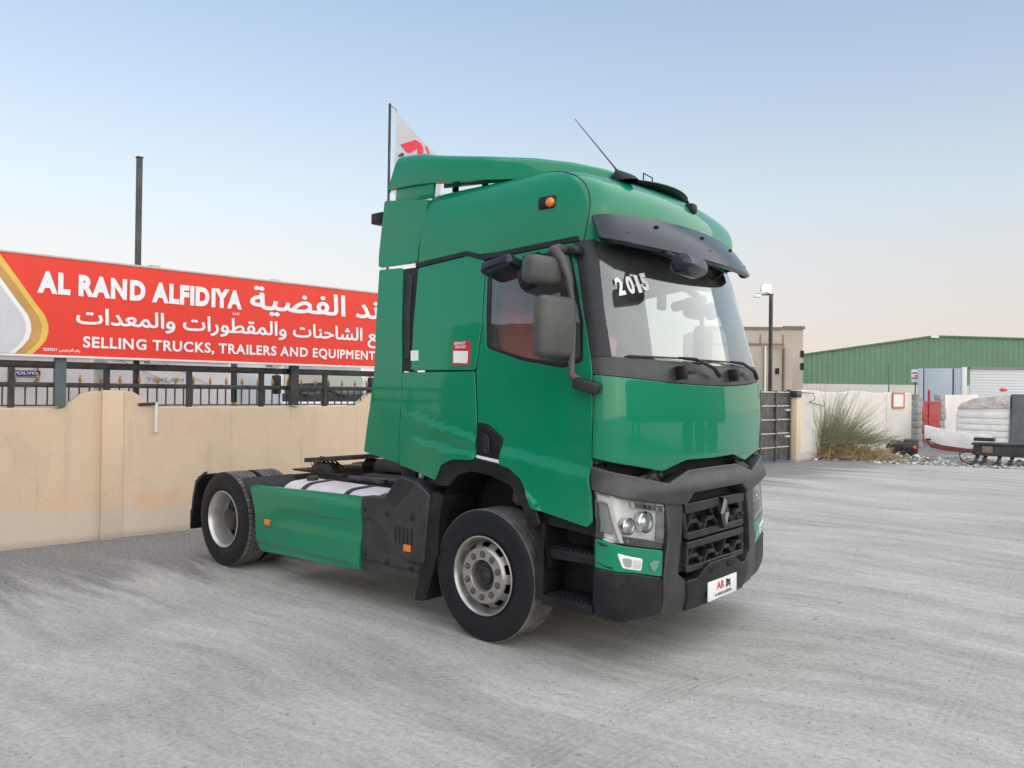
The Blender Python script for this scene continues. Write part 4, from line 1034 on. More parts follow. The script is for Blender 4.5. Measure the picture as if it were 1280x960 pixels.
# ---- cream boundary wall with raised pilasters
def plaster(name, base, low, patch, lowz=.36):
    m, nt, b = new_mat(name)
    tc = N(nt, 'TexCoord'); P = tc.outputs['Object']; sx = N(nt, 'SeparateXYZ'); nt.links.new(P, sx.inputs[0])
    n1 = noise(nt, P, 1.1, 8, .62); n2 = noise(nt, P, 5.5, 7, .65); n3 = noise(nt, P, 60, 4, .7)
    col = ramp(nt, n1, [(.3, tuple(c * .90 for c in base)), (.5, base), (.72, tuple(min(1, c * 1.05) for c in base))])
    col = mixc(nt, .22, col, ramp(nt, n2, [(.3, tuple(c * .78 for c in base)), (.65, base)]))
    zz = mathn(nt, 'ADD', sx.outputs['Z'], mathn(nt, 'MULTIPLY', mathn(nt, 'SUBTRACT', n1, .5), .55))
    pm = N(nt, 'MapRange', interpolation_type='SMOOTHSTEP'); nt.links.new(zz, pm.inputs[0]); pm.inputs[1].default_value = lowz + .28; pm.inputs[2].default_value = lowz + .20
    pt = mathn(nt, 'MULTIPLY', pm.outputs[0], ramp(nt, noise(nt, P, .55, 4, .6), [(.50, (0, 0, 0)), (.60, (1, 1, 1))]))
    col = mixc(nt, mathn(nt, 'MULTIPLY', pt, .75), col, patch)
    lm = N(nt, 'MapRange', interpolation_type='SMOOTHSTEP'); nt.links.new(mathn(nt, 'ADD', zz, mathn(nt, 'MULTIPLY', n2, .06)), lm.inputs[0]); lm.inputs[1].default_value = lowz + .06; lm.inputs[2].default_value = lowz + .02
    col = mixc(nt, mathn(nt, 'MULTIPLY', lm.outputs[0], .8), col, mixc(nt, n2, low, tuple(c * .8 for c in low)))
    # vertical run-off streaks below the coping
    mp = N(nt, 'Mapping'); mp.inputs['Scale'].default_value = (5, 5, .35); nt.links.new(P, mp.inputs[0])
    sk = mathn(nt, 'MULTIPLY', ramp(nt, noise(nt, mp.outputs[0], 1.6, 6, .7), [(.55, (0, 0, 0)), (.78, (1, 1, 1))]), .35)
    col = mixc(nt, sk, col, tuple(c * .55 for c in base))
    vo = N(nt, 'TexVoronoi', feature='DISTANCE_TO_EDGE'); vo.inputs['Scale'].default_value = .8
    wv_ = N(nt, 'VectorMath', operation='MULTIPLY_ADD'); nz = N(nt, 'TexNoise'); nz.inputs['Scale'].default_value = 3.5; nz.inputs['Detail'].default_value = 4; nt.links.new(P, nz.inputs['Vector'])
    nt.links.new(nz.outputs['Color'], wv_.inputs[0]); wv_.inputs[1].default_value = (.35, .35, .35); nt.links.new(P, wv_.inputs[2]); nt.links.new(wv_.outputs[0], vo.inputs['Vector'])
    ck = mathn(nt, 'MULTIPLY', ramp(nt, vo.outputs['Distance'], [(.0, (1, 1, 1)), (.006, (0, 0, 0))]), ramp(nt, noise(nt, P, .7, 2), [(.50, (0, 0, 0)), (.58, (1, 1, 1))]))
    col = mixc(nt, mathn(nt, 'MULTIPLY', ck, .22), col, tuple(c * .45 for c in base))
    gr = N(nt, 'MapRange', interpolation_type='SMOOTHSTEP'); nt.links.new(mathn(nt, 'ADD', sx.outputs['Z'], mathn(nt, 'MULTIPLY', n2, .10)), gr.inputs[0]); gr.inputs[1].default_value = .16; gr.inputs[2].default_value = .05
    col = mixc(nt, mathn(nt, 'MULTIPLY', gr.outputs[0], .45), col, (.30, .27, .23))
    nt.links.new(col, b.inputs['Base Color']); b.inputs['Roughness'].default_value = .92; b.inputs['Specular IOR Level'].default_value = .2
    nt.links.new(bump(nt, mathn(nt, 'ADD', n3, mathn(nt, 'MULTIPLY', n2, 1.6)), .35, .01), b.inputs['Normal'])
    return m
CREAM = plaster('cream plaster', (.74, .575, .415), (.72, .63, .53), (.74, .46, .28))
WHITEW = plaster('whitewashed plaster', (.74, .70, .655), (.62, .57, .51), (.66, .60, .53), .25)
wall = thing('boundary_wall', 'cream plastered wall with a raised pilaster, carrying the black fence behind the truck', 'wall', W(1.2, 0))
PIL = [-7.2, -3.0, 1.18, 5.38, 9.6, 13.7]
def wall_top(s):
    z = 1.655
    for p in PIL:
        d = s - p
        if -.58 < d < .50:
            return ip0(d, [(-.58, 1.66), (-.50, 1.70), (-.36, 1.82), (-.25, 1.86), (.15, 1.87), (.30, 1.85), (.40, 1.76), (.50, 1.655)])
    return z
rnd = random.Random(5)
ss = [-12 + .12 * k for k in range(int((15.0 + 12) / .12) + 1)]
bm = bmesh.new()
prev = None
for s in ss:
    jz = rnd.uniform(-.006, .006); t = wall_top(s) + jz
    ring = [bm.verts.new(W(s, z, o)) for z, o in ((-.05, 0), (.9, 0), (t - .012, 0), (t, -.015 + rnd.uniform(-.004, .004)), (t + .004, -.18), (t - .01, -.20), (-.05, -.20))]
    if prev:
        for k in range(len(ring) - 1): bm.faces.new((prev[k], ring[k], ring[k + 1], prev[k + 1]))
    prev = ring
bmesh.ops.recalc_face_normals(bm, faces=bm.faces)
finish(bm, 'wall_body', CREAM, wall, 30)
for p in PIL: wbox(MB(), p - .125, p + .125, -.02, 1.872, -.05, .055, bev=.008).build('pilaster', CREAM, wall)
MB().tube([W(1.715, 1.33, .03), W(1.715, 1.72, .03)], .022, 10).build('drain_pipe', WHITEP, wall)
MB().tube([W(1.50, 1.69, .0), W(1.70, 1.70, .03)], .02, 8).build('pipe_stub', BLACKM, wall)

# ---- black fence on top of the wall, with gilt spear points
FBLK = simple('fence black paint', (.022, .021, .022), .42, var=.3, vscale=10, dust=.2)
GILT = simple('gilt paint', (.55, .30, .07), .45, metal=.35, var=.25, vscale=30)
fence = thing('fence', 'black metal fence with gilt spear points on the cream wall', 'fence', W(1.2, 1.66))
S0, S1 = -6.0, 12.0
for (z0, z1, th) in ((2.13, 2.215, .05), (1.90, 1.96, .045), (1.672, 1.69, .03)):
    wbox(MB(), S0, S1, z0, z1, -.10 - th / 2, -.10 + th / 2, bev=.004).build('rail', FBLK, fence)
post_me = None
for k in range(-5, 12):
    s = .10 + 1.045 * k
    if not S0 < s < S1: continue
    wbox(MB(), s - .03, s + .03, 1.60, 2.135, -.135, -.065).build('post', FBLK, fence)
rnd = random.Random(9)
pk = MB().box((0, 0, 0), (.016, .016, .235)).build('picket', FBLK, fence).data
sp = MB(); sp.lathe([(.006, -.002), (.010, .010), (.018, .028), (.024, .036), (.018, .046), (.012, .052), (.020, .060), (.013, .085), (.0, .115)], axis='z', n=8)
sp_me = sp.build('spear_point', GILT, fence).data
first = True
def reuse(me, name, mat, parent, mtx):
    o = link(me, name, None, parent); o.matrix_parent_inverse = ORIGIN[parent.name].inverted() @ mtx; return o
o1 = [o for o in fence.children if o.data == pk][0]; o2 = [o for o in fence.children if o.data == sp_me][0]
k = 0; s = -4.55
while s < 11.0:
    M4 = Matrix.Translation(W(s, 1.79, -.10)) @ WROT.to_4x4()
    if k == 0: o1.matrix_parent_inverse = ORIGIN[fence.name].inverted() @ M4
    else: reuse(pk, 'picket', FBLK, fence, M4)
    if k % 2 == 0:
        M5 = Matrix.Translation(W(s + .01, 1.957, -.10 + rnd.uniform(-.006, .006))) @ Matrix.Rotation(rnd.uniform(-.06, .06), 4, 'X')
        if k == 0: o2.matrix_parent_inverse = ORIGIN[fence.name].inverted() @ M5
        else: reuse(sp_me, 'spear_point', GILT, fence, M5)
    s += .117; k += 1

# ---- posts on the wall line
pole = thing('light_pole', 'tall dark square post rising behind the red banner', 'pole', W(1.52, 1.6, -.16))
wbox(MB(), 1.490, 1.555, 1.55, 4.92, -.195, -.130, bev=.006).build('post', FBLK, pole)
wbox(MB(), 1.482, 1.563, 4.915, 4.93, -.203, -.122, bev=.003).build('cap', FBLK, pole)

# ---- banner
RED = simple('banner red vinyl', (.80, .040, .020), .5, var=.05, vscale=2.5, bmp=.05, bscale=20)
GOLD = simple('banner yellow print', (.80, .52, .09), .5, var=.06); GOLDD = simple('banner ochre print', (.55, .30, .09), .5, var=.2, vscale=3)
SILV = simple('banner silver print', (.62, .62, .66), .5, var=.05); WHT = simple('banner white print', (.86, .86, .87), .5, var=.02)
GREYF = simple('banner frame', (.52, .49, .46), .5, var=.1)
ban = thing('banner', 'long red banner with white English and Arabic lettering above the fence', 'banner', W(1.6, 2.27, .1))
B0, B1 = -2.6, 6.3
wbox(MB(), B0, B1, 2.285, 3.45, .045, .095).build('face', RED, ban)
wbox(MB(), B0 - .02, B1 + .02, 3.45, 3.475, .03, .105, bev=.003).build('frame_edge', GREYF, ban)
wbox(MB(), B0 - .02, B1 + .02, 2.258, 2.285, .03, .105, bev=.003).build('frame_edge', WHITEP, ban)
for s in (.59, -1.6, 3.7, 5.9): wbox(MB(), s - .06, s + .06, 1.67, 3.44, -.05, .04).build('support', FBLK if s != .59 else simple('grey support', (.10, .13, .14), .5), ban)
for s in (1.70, 3.4): 
    wbox(MB(), s - .09, s + .03, 3.47, 3.50, -.12, .07).build('bracket', GREYF, ban)
    wbox(MB(), s - .09, s + .06, 2.225, 2.262, -.12, .09).build('bracket', GREYF, ban)
OFFT = .0975
def flatpoly(name, pts, off, mat): 
    m = MB(); n_ = len(pts); m.faces([W(a, b, off) for a, b in pts], [tuple(range(n_))]); return m.build(name, mat, ban, fix=False)
def drop(k):
    right = [(-.46, 3.45), (-.07, 3.42), (.09, 3.19), (.30, 2.88), (.395, 2.75), (.43, 2.65), (.435, 2.56), (.41, 2.46), (.35, 2.375), (.27, 2.30)]
    r = [(a - k * (1.0 if b < 3.4 else 1.25), b) for a, b in right if True]
    r[0] = (-.46, 3.445); r[-1] = (r[-1][0], 2.29)
    return r + [(-1.7 - a, b) for a, b in reversed(r)]
flatpoly('print_shape', drop(.0), OFFT + .000, GOLD); flatpoly('print_shape', drop(.07), OFFT + .0015, GOLDD); flatpoly('print_shape', drop(.18), OFFT + .003, WHT); flatpoly('print_shape', drop(.235), OFFT + .0045, SILV)
AR = {'ا': (0xFE8D, 0), 'ب': (0xFE8F, 1), 'ة': (0xFE93, 0), 'ت': (0xFE95, 1), 'ج': (0xFE9D, 1), 'ح': (0xFEA1, 1), 'خ': (0xFEA5, 1), 'د': (0xFEA9, 0), 'ذ': (0xFEAB, 0), 'ر': (0xFEAD, 0), 'ش': (0xFEB5, 1), 'ص': (0xFEB9, 1), 'ض': (0xFEBD, 1), 'ط': (0xFEC1, 1), 'ع': (0xFEC9, 1), 'ف': (0xFED1, 1), 'ق': (0xFED5, 1), 'ل': (0xFEDD, 1), 'م': (0xFEE1, 1), 'ن': (0xFEE5, 1), 'و': (0xFEED, 0), 'ي': (0xFEF1, 1)}
def arabic(t):
    words = []
    for w_ in t.split(' '):
        r_ = []
        for i, ch in enumerate(w_):
            if ch not in AR: r_.append(ch); continue
            pv = i > 0 and w_[i - 1] in AR and AR[w_[i - 1]][1]; nx = i < len(w_) - 1 and w_[i + 1] in AR
            base, dual = AR[ch]
            r_.append(chr(base + ((3 if nx else 1) if pv else (2 if nx else 0)) if dual else base + (1 if pv else 0)))
        words.append(''.join(r_))
    return ' '.join(words)[::-1]
def btext(body, s0, s1, z0, h, bold, mat=WHT, off=OFFT + .002, sp=1.0): return text(body, mat, ban, W(s0, z0, off), WD, UPV, h, s1 - s0, bold=bold, space=sp)
btext('AL RAND ALFIDIYA', .31, 2.83, 3.015, .262, .06, sp=1.14)
btext(arabic('الرند الفضية'), 2.95, 5.62, 2.94, .43, .022)
btext(arabic('بيع الشاحنات والمقطورات والمعدات'), .73, 5.28, 2.575, .31, .022)
btext('SELLING TRUCKS, TRAILERS AND EQUIPMENT', .81, 5.06, 2.365, .165, .03, sp=1.1)
btext(arabic('رقم الترخيص: 1359229'), .38, .78, 2.315, .055, .02)
btext('LLC', 2.70, 2.80, 2.935, .035, .02)

# ---- flag on its pole behind the truck
flag = thing('flag', 'limp white flag with a red emblem on a thin pole behind the roof deflector', 'flag', W(5.37, 0, -.16))
MB().tube([W(5.455, 1.6, -.16), W(5.465, 6.66, -.16)], .022, 8).build('pole', FBLK, flag)
MB().tube([W(5.465, 6.64, -.16), W(5.60, 6.59, -.16), W(5.60, 6.54, -.16)], .006, 6).build('cord', FBLK, flag)
FLAGM = simple('flag cloth', (.52, .51, .55), .9, var=.06)
bm = bmesh.new(); nA, nB = 26, 30
def fl(a, b):
    # hoist edge hangs nearly straight, top edge sags steeply to the fly: a limp triangle of cloth
    s = 5.60 + a * 1.02 - b * .06; z = 6.54 - a * .62 - b * (1.35 - .25 * a)
    o = -.16 + .05 * math.sin(a * 10 + b * 2.2) * (a * .9 + .1) * (.4 + b)
    return W(s, z, o)
gv = [[bm.verts.new(fl(i / nA, j / nB)) for j in range(nB + 1)] for i in range(nA + 1)]
for i in range(nA):
    for j in range(nB): bm.faces.new((gv[i][j], gv[i + 1][j], gv[i + 1][j + 1], gv[i][j + 1]))
finish(bm, 'cloth', FLAGM, flag, 80)
def fpatch(name, pts, mat):
    m = MB(); m.faces([fl(a, b) + WN * .012 for a, b in pts], [tuple(range(len(pts)))]); return m.build(name, mat, flag, fix=False)
fpatch('print', [(.10, .34), (.40, .085), (.50, .06), (.56, .09), (.56, .30), (.46, .30), (.46, .16), (.30, .33), (.22, .36)], INKR)
fpatch('print', [(.28, .40), (.40, .36), (.50, .48), (.44, .48)], INKR)
fpatch('print', [(.62, .02), (.70, .10), (.69, .14), (.60, .06)], INKR)
fpatch('print', [(.06, .50), (.14, .42), (.17, .42), (.18, .52), (.15, .52), (.14, .46), (.10, .50)], INKK)

# ---- trucks parked beyond the wall, facing the yard
TWHITE = simple('parked truck white', (.80, .80, .79), .35, coat=.4, var=.05); TTEAL = glass('parked truck glass', (.45, .60, .60), .02)
YEL = simple('yellow bumper paint', (.75, .68, .05), .4, var=.05)
def parked(s0, s1, off, label, low_z, zw0, top, col, bump_mat, grp='trucks parked beyond the wall'):
    """a forward-control cab: outline box with raked screen"""
    c = (s0 + s1) / 2; t = thing('parked_truck', label, 'truck', W(c, 0, off), grp)
    hw = (s1 - s0) / 2
    F = lambda a, b, tt: W(tt, b, off + a)
    MB().prism([(0, .9), (.03, 1.4), (.02, zw0), (-.22, top - .25), (-.45, top), (-2.1, top), (-2.1, .9)], F, s0, s1, bev=.05).build('cab', col, t)
    sl = lambda z: .02 - .24 * (z - zw0) / (top - .25 - zw0) + .022
    m = MB(); m.prism([(s0 + .10, zw0 + .05), (s1 - .10, zw0 + .05), (s1 - .16, top - .32), (s0 + .16, top - .32)], lambda a, b, tt: W(a, b, off + sl(b) + tt), -.004, .004, bev=.002); g = m.build('windscreen', TTEAL, t)
    m = MB(); m.prism([(s0 + .12, zw0 + .07), (s1 - .12, zw0 + .07), (s1 - .18, top - .34), (s0 + .18, top - .34)], lambda a, b, tt: W(a, b, off + sl(b) + tt), -.016, -.012); m.build('dark_inside', simple('dim interior', (.30, .36, .34), .7), t)
    m = MB(); wbox(m, s0 + .05, s1 - .05, zw0 - .26, zw0 + .04, off + .03, off + .055, bev=.01); m.build('wiper_panel', DARKP, t)
    m = MB(); wbox(m, s0, s1, .45, low_z, off - .1, off + .10, bev=.03); m.build('bumper', bump_mat, t)
    for q in (s0 + .30 * (s1 - s0), s0 + .72 * (s1 - s0)):
        MB().bar(W(q, zw0 - .03, off + .08), W(q - .42, zw0 + .10, off + .06), .02, .02).build('wiper', BLACKP, t)
    for q, sg in ((s0, -1), (s1, 1)):
        mi = MB(); wbox(mi, q + sg * .10 - .09, q + sg * .10 + .09, zw0 + .02, zw0 + .42, off - .02, off + .10, bev=.03); mi = mi.build('mirror', BLACKP, t)
        MB().bar(W(q, zw0 + .46, off - .1), W(q + sg * .10, zw0 + .44, off + .03), .03, .03).build('mirror_arm', BLACKP, mi)
    for q in (s0 + .18, s1 - .18):
        m = MB(); m.lathe([(.0, -.15), (.48, -.15), (.5, -.1), (.5, .1), (.48, .15), (.0, .15)], axis='y', n=28)
        for v in m.bm.verts: v.co = W(q, .5, off - 1.2) + (-WN * v.co.x + WD * v.co.y + UPV * v.co.z)
        m.build('wheel', TYRE, t)
    return t
ta = parked(-.60, 1.72, -2.6, 'white truck with a round blue-banded maker badge, leftmost behind the fence', 1.30, 2.62, 3.35, TWHITE, GREYP)
bd = W(.78, 2.10, -2.6 + .045)
m = MB(); m.lathe([(.185, .0), (.185, .012), (.168, .014), (.168, .004)], axis='y', n=36)
for v in m.bm.verts: v.co = bd + WD * v.co.x + WN * v.co.y + UPV * v.co.z
badge = m.build('badge', simple('badge grey', (.16, .17, .19), .3, metal=.6), ta)
m = MB(); m.box(bd + WN * .006, (.40, .012, .075), WROT); m.build('badge_band', simple('badge blue', (.02, .05, .25), .4), badge)
text('VOLVO', WHT, badge, bd - WD * .165 - UPV * .022 + WN * .014, WD, UPV, .044, .33, bold=.04)
tb = parked(2.02, 4.10, -3.0, 'white truck with faded lettering across its front, second from the left behind the fence', 1.30, 2.62, 3.35, TWHITE, GREYP)
text('TEXLAM', simple('faded lettering', (.30, .31, .34), .5), tb, W(2.62, 2.015, -3.0 + .05), WD, UPV, .06, .62, bold=.02)
for a, b in ((2.1, 2.4), (2.75, 2.4)): MB().bar(W(a, b, -2.94), W(a + .9, b - .42, -2.94), .006, .006).build('cable', BLACKM, tb)
parked(5.88, 8.1, -7.4, 'truck with a pale green windscreen and yellow bumper stripe behind the fence', 1.57, 1.84, 3.4, TWHITE, YEL)
parked(6.05, 8.25, -4.9, 'white truck with a wide windscreen and wipers behind the fence, nearest the green cab', 1.64, 1.78, 3.4, TWHITE, WHITEP)

# ---- unseen box trailers added at either side for the paint and glass to mirror
def trailer(origin, ang, L, label, col):
    t = thing('added_trailer', label, 'trailer', origin, 'unseen trailers added for reflections', ang)
    M_ = Matrix.Translation(Vector(origin)) @ Matrix.Rotation(ang, 4, 'Z')
    def put(name, m, mat):
        for v in m.bm.verts: v.co = M_ @ v.co
        return m.build(name, mat, t)
    put('box', MB().box((0, 0, 2.45), (L, 2.5, 2.75), bev=.04), col)
    for k in range(int(L / .9)):
        for s in (-1, 1): put('side_rib', MB().box((-L / 2 + .45 + k * .9, s * 1.265, 2.45), (.06, .04, 2.65)), col)
    put('floor_beam', MB().box((0, 0, .98), (L, 1.0, .16)), BLACKM)
    for x in (-L / 2 + 1.2, -L / 2 + 2.5, -L / 2 + 3.8):
        for s in (-1, 1): put('wheel', MB().lathe([(.0, -.18), (.28, -.18), (.48, -.16), (.51, -.1), (.51, .1), (.48, .16), (.28, .18), (.0, .18)], c=(x, s * 1.02, .51), n=24), TYRE)
    for s in (-1, 1): put('landing_leg', MB().box((L / 2 - 2.6, s * .9, .5), (.14, .14, 1.0)), BLACKM)
    return t
TCOL = simple('trailer slate', (.045, .055, .065), .5, var=.1)
tl = W(-7.6, 0, 2.9); trailer(tl, math.atan2(WD.y, WD.x), 9.5, 'unseen slate box trailer added along the cream wall for the paint to mirror', TCOL)
trailer((11.5, 10.5, 0), R(-38), 11.0, 'unseen slate box trailer added across the open yard for the paint to mirror', TCOL)
# ================================================================== right background
# ---- sliding gate and white wall, continuing the wall line
gate = thing('metal_gate', 'dark slatted metal gate between the truck and the white wall', 'gate', W(17.2, 0, -.1))
GDK = simple('gate dark paint', (.045, .045, .048), .5, var=.25, dust=.3)
for k in range(5):
    s0 = 15.05 + k * .86
    wbox(MB(), s0, s0 + .06, .05, 2.02, -.15, -.05).build('stile', GDK, gate)
    for j in range(5):
        wbox(MB(), s0 + .065, s0 + .855, .08 + j * .385, .42 + j * .385, -.12, -.09).build('panel', GDK, gate)
        wbox(MB(), s0 + .065, s0 + .855, .425 + j * .385, .455 + j * .385, -.13, -.06).build('slat', GREYF, gate)
wbox(MB(), 19.30, 19.38, .05, 2.06, -.15, -.05).build('stile', GDK, gate)
for k in range(2): wbox(MB(), 19.05, 19.30, .7 + k * .75, .76 + k * .75, -.17, -.03).build('hinge', GREYF, gate)
ww = thing('white_wall', 'whitewashed block wall with peeling edge beside the bush', 'wall', W(24, 0))
bm = bmesh.new(); prev = None; rnd = random.Random(8)
for k in range(76):
    s = 19.50 + k * .12; t = 2.02 + rnd.uniform(-.012, .012) + .03 * math.sin(k * .21)
    ring = [bm.verts.new(W(s, z, o)) for z, o in ((-.05, 0), (1.0, 0), (t - .015, 0), (t, -.02), (t, -.19), (-.05, -.20))]
    if prev:
        for q in range(len(ring) - 1): bm.faces.new((prev[q], ring[q], ring[q + 1], prev[q + 1]))
    else: bm.faces.new(ring)
    prev = ring
bm.faces.new(prev[::-1]); bmesh.ops.recalc_face_normals(bm, faces=bm.faces)
finish(bm, 'wall_body', WHITEW, ww, 30)
wbox(MB(), 19.42, 19.70, -.02, 2.0, -.22, .10, bev=.02).build('end_pier', CREAM, ww)
wbox(MB(), 19.36, 19.66, 1.84, 2.03, -.26, .13, bev=.01).build('pier_block', GREYP, ww)
for s in (26.3, 28.45): wbox(MB(), s - .06, s + .06, 0, 2.0, -.02, .03, bev=.01).build('pier', WHITEW, ww)
ORG = simple('orange sign frame', (.60, .16, .06), .6, var=.2)
fr = wbox(MB(), 26.75, 27.75, 1.50, 2.0, .01, .03).build('notice_board', WHITEP, ww)
for a in ((26.75, 27.75, 1.47, 1.53), (26.75, 27.75, 1.98, 2.04)): wbox(MB(), *a, .02, .05).build('board_frame', ORG, fr)
for a in ((26.70, 26.76, 1.47, 2.04), (27.74, 27.80, 1.47, 2.04)): wbox(MB(), *a, .02, .05).build('board_frame', ORG, fr)
MB().tube([W(19.8, 1.98, .06), W(20.4, 1.96, .12), W(20.6, 1.78, .08), W(20.2, 1.70, .10), W(21.2, 1.58, .10)], .012, 6).build('loose_cable', BLACKM, ww)
# red gate between broken block piers
BLOCK = simple('weathered block', (.34, .33, .31), .95, var=.35, vscale=3, bmp=.5, bscale=15)
REDG = simple('faded red gate paint', (.42, .035, .04), .6, var=.25, vscale=4)
rg = thing('red_gate', 'small faded red sheet-metal gate between grey block piers', 'gate', W(30.6, 0))
for k in range(6): wbox(MB(), 29.75 + k * .30, 30.02 + k * .30, .15, 1.68, -.02, .02, bev=.01).build('panel', REDG, rg)
for z in (.55, 1.0, 1.66): wbox(MB(), 29.74, 31.52, z, z + .06, .02, .05).build('rail', REDG, rg)
wbox(MB(), 30.28, 30.38, .1, 2.15, .0, .06).build('stile', REDG, rg)
for s, h in ((29.1, 1.95), (31.60, 2.0)):
    for j in range(8): wbox(MB(), s + rnd.uniform(-.03, .03), s + .52 + rnd.uniform(-.06, .05), j * .25, j * .25 + .235, -.2, .06 + rnd.uniform(-.03, .02), bev=.012).build('block', BLOCK, rg)
st_ = thing('wall_stub', 'broken cream wall end beside the red gate, behind the wrecked van', 'wall', W(33.2, 0))
m = MB(); m.prism([(32.2, -.05), (36.5, -.05), (36.5, 2.0), (33.2, 1.98), (32.25, 1.98)], lambda a, b, t: W(a, b, t), -.2, 0, bev=.02); m.build('wall_body', WHITEW, st_)

# ---- flood light pole
fp = thing('flood_light', 'lit flood light on a slim dark pole above the gate', 'street light', W(19.9, 0, -.5))
def cpt(px, py, d):    # a point d metres away along the view through the photo's pixel, used once to set out far things
    f = 990.157; return CAM_LOC + (CF + CR * ((px - 640) / f) - CU * ((py - 480) / f)) * d
base = cpt(962, 570, 24.3); bx0, by0 = base.x, base.y
MB().box((bx0, by0, 2.5), (.10, .10, 5.0), bev=.01).build('pole', FBLK, fp)
MB().bar((bx0 - .35, by0 - .30, 4.98), (bx0 + .05, by0 + .05, 4.98), .05, .05).build('arm', FBLK, fp)
LIT = bpy.data.materials.new('lit lamp'); LIT.use_nodes = True
_e = LIT.node_tree.nodes['Principled BSDF']; _e.inputs['Emission Color'].default_value = (1, .97, .85, 1); _e.inputs['Emission Strength'].default_value = 14
lampb = MB().box((bx0 - .10, by0 - .14, 5.16), (.30, .16, .22), Matrix.Rotation(R(40), 3, 'Z') @ Matrix.Rotation(R(20), 3, 'Y'), bev=.02).build('lamp_housing', GREYF, fp)
MB().box((bx0 - .04, by0 - .24, 5.15), (.24, .05, .18), Matrix.Rotation(R(40), 3, 'Z'), bev=.015).build('lamp_glass', LIT, lampb)
MB().box((bx0 - .30, by0 - .32, 4.93), (.22, .10, .09), Matrix.Rotation(R(40), 3, 'Z'), bev=.02).build('camera', WHITEP, fp)

# ---- far buildings: each has its own frame along the picture's width
HX = Vector((CR.x, CR.y, 0)).normalized(); HY = Vector((CF.x, CF.y, 0)).normalized()
HROT = Matrix((HX, HY, UPV)).transposed()
def face(px):
    global HX, HY, HROT
    HY = (CF + CR * ((px - 640) / 990.157)); HY.z = 0; HY.normalize(); HX = Vector((HY.y, -HY.x, 0)); HROT = Matrix((HX, HY, UPV)).transposed()
def far_origin(px, d): p = cpt(px, 490, d); return Vector((p.x, p.y, 0))
def fbox(m, o, x0, x1, y0, y1, z0, z1, bev=0.0): return m.box(o + HX * (x0 + x1) / 2 + HY * (y0 + y1) / 2 + UPV * (z0 + z1) / 2, (x1 - x0, y1 - y0, z1 - z0), HROT, bev=bev)
CONC = simple('beige render', (.42, .37, .315), .9, var=.12, vscale=.4); CONCD = simple('joint brown', (.20, .17, .15), .9)
o = far_origin(930, 70)
bl = thing('concrete_building', 'tall plain beige concrete building behind the flood light', 'building', o)
fbox(MB(), o, -3.5, 5.2, 0, 9, 0, 7.75, bev=.05).build('wall', CONC, bl)
fbox(MB(), o, -3.6, 3.3, -.10, .3, 7.62, 7.86).build('parapet', CONCD, bl)
fbox(MB(), o, 3.45, 5.3, -.15, .3, 7.70, 7.96).build('parapet', CONCD, bl)
for x in (1.35, 3.36): fbox(MB(), o, x, x + .10, -.04, .02, 5.8, 7.2).build('joint', CONCD if x < 2 else simple('red downpipe', (.45, .09, .07), .7), bl)
for z in (2.0, 4.6, 5.7): fbox(MB(), o, 4.95, 5.25, -.06, .02, z - .5, z + .1).build('window', VOID, bl)
o2 = far_origin(930, 66)
b2 = thing('low_concrete_building', 'lower beige annex in front of the concrete building', 'building', o2)
fbox(MB(), o2, -3.0, 1.62, 0, 4, 0, 6.05, bev=.04).build('wall', CONC, b2)
fbox(MB(), o2, 1.70, 3.25, .2, 4, 0, 5.9, bev=.04).build('side_wall', CONC, b2)
fbox(MB(), o2, 3.35, 4.0, -.1, 4, 0, 5.85, bev=.1).build('column', CONC, b2)
fbox(MB(), o2, -3.1, 3.3, -.06, .3, 5.98, 6.15).build('coping', CONCD, b2)
fbox(MB(), o2, 1.63, 1.74, -.25, -.05, 0, 5.9).build('light_strip', WHITEP, b2)
fbox(MB(), o2, 2.65, 2.95, .12, .25, 3.6, 4.1).build('vent', VOID, b2)

# ---- green warehouse with profiled cladding
WGREEN = simple('green cladding', (.115, .225, .140), .55, var=.08, vscale=.5); WHB = simple('warehouse plinth', (.60, .57, .54), .9, var=.06, vscale=.6)
o = far_origin(1000, 82)
wh_ = thing('warehouse', 'long green corrugated warehouse with a white base and roller door', 'building', o)
roofz = [(0, 5.75), (.35, 6.05), (13.7, 8.10), (23.2, 7.95), (42, 7.2)]
bm = bmesh.new(); prev = None; x = 0.0; k = 0
while x <= 42.01:
    dpt = (-.05 if k % 4 in (1, 2) else 0.0)
    zt = ip0(x, roofz)
    zb = 3.05 if not (17.5 < x < 28.5) else 4.95
    v = (bm.verts.new(o + HX * x + HY * dpt + UPV * zb), bm.verts.new(o + HX * x + HY * dpt + UPV * zt))
    if prev: bm.faces.new((prev[0], v[0], v[1], prev[1]))
    prev = v; x += .115 if k % 2 else .16; k += 1
finish(bm, 'cladding', WGREEN, wh_, 15)
m = MB(); m.prism([(a, b - .02) for a, b in roofz] + [(42, 0), (0, 0)], lambda a, b, t: o + HX * a + HY * t + UPV * b, .12, 30); m.build('building_body', WHB, wh_)
m = MB()
for (a, za), (b, zb) in zip(roofz[1:], roofz[2:]): m.bar(o + HX * a + HY * -.06 + UPV * (za + .04), o + HX * b + HY * -.06 + UPV * (zb + .04), .30, .16)
m.build('roof_edge', simple('dark green trim', (.07, .16, .09), .5), wh_)
for a, b in zip(roofz[:3], roofz[1:4]):
    pass
fbox(MB(), o, 13.4, 14.2, -.25, .1, 7.95, 8.2).build('ridge_cap', WHITEP, wh_)
fbox(MB(), o, 0, 17.5, -.06, .10, 0, 3.05).build('plinth', WHB, wh_)
fbox(MB(), o, 28.6, 42, -.06, .10, 0, 3.05).build('plinth', WHB, wh_)
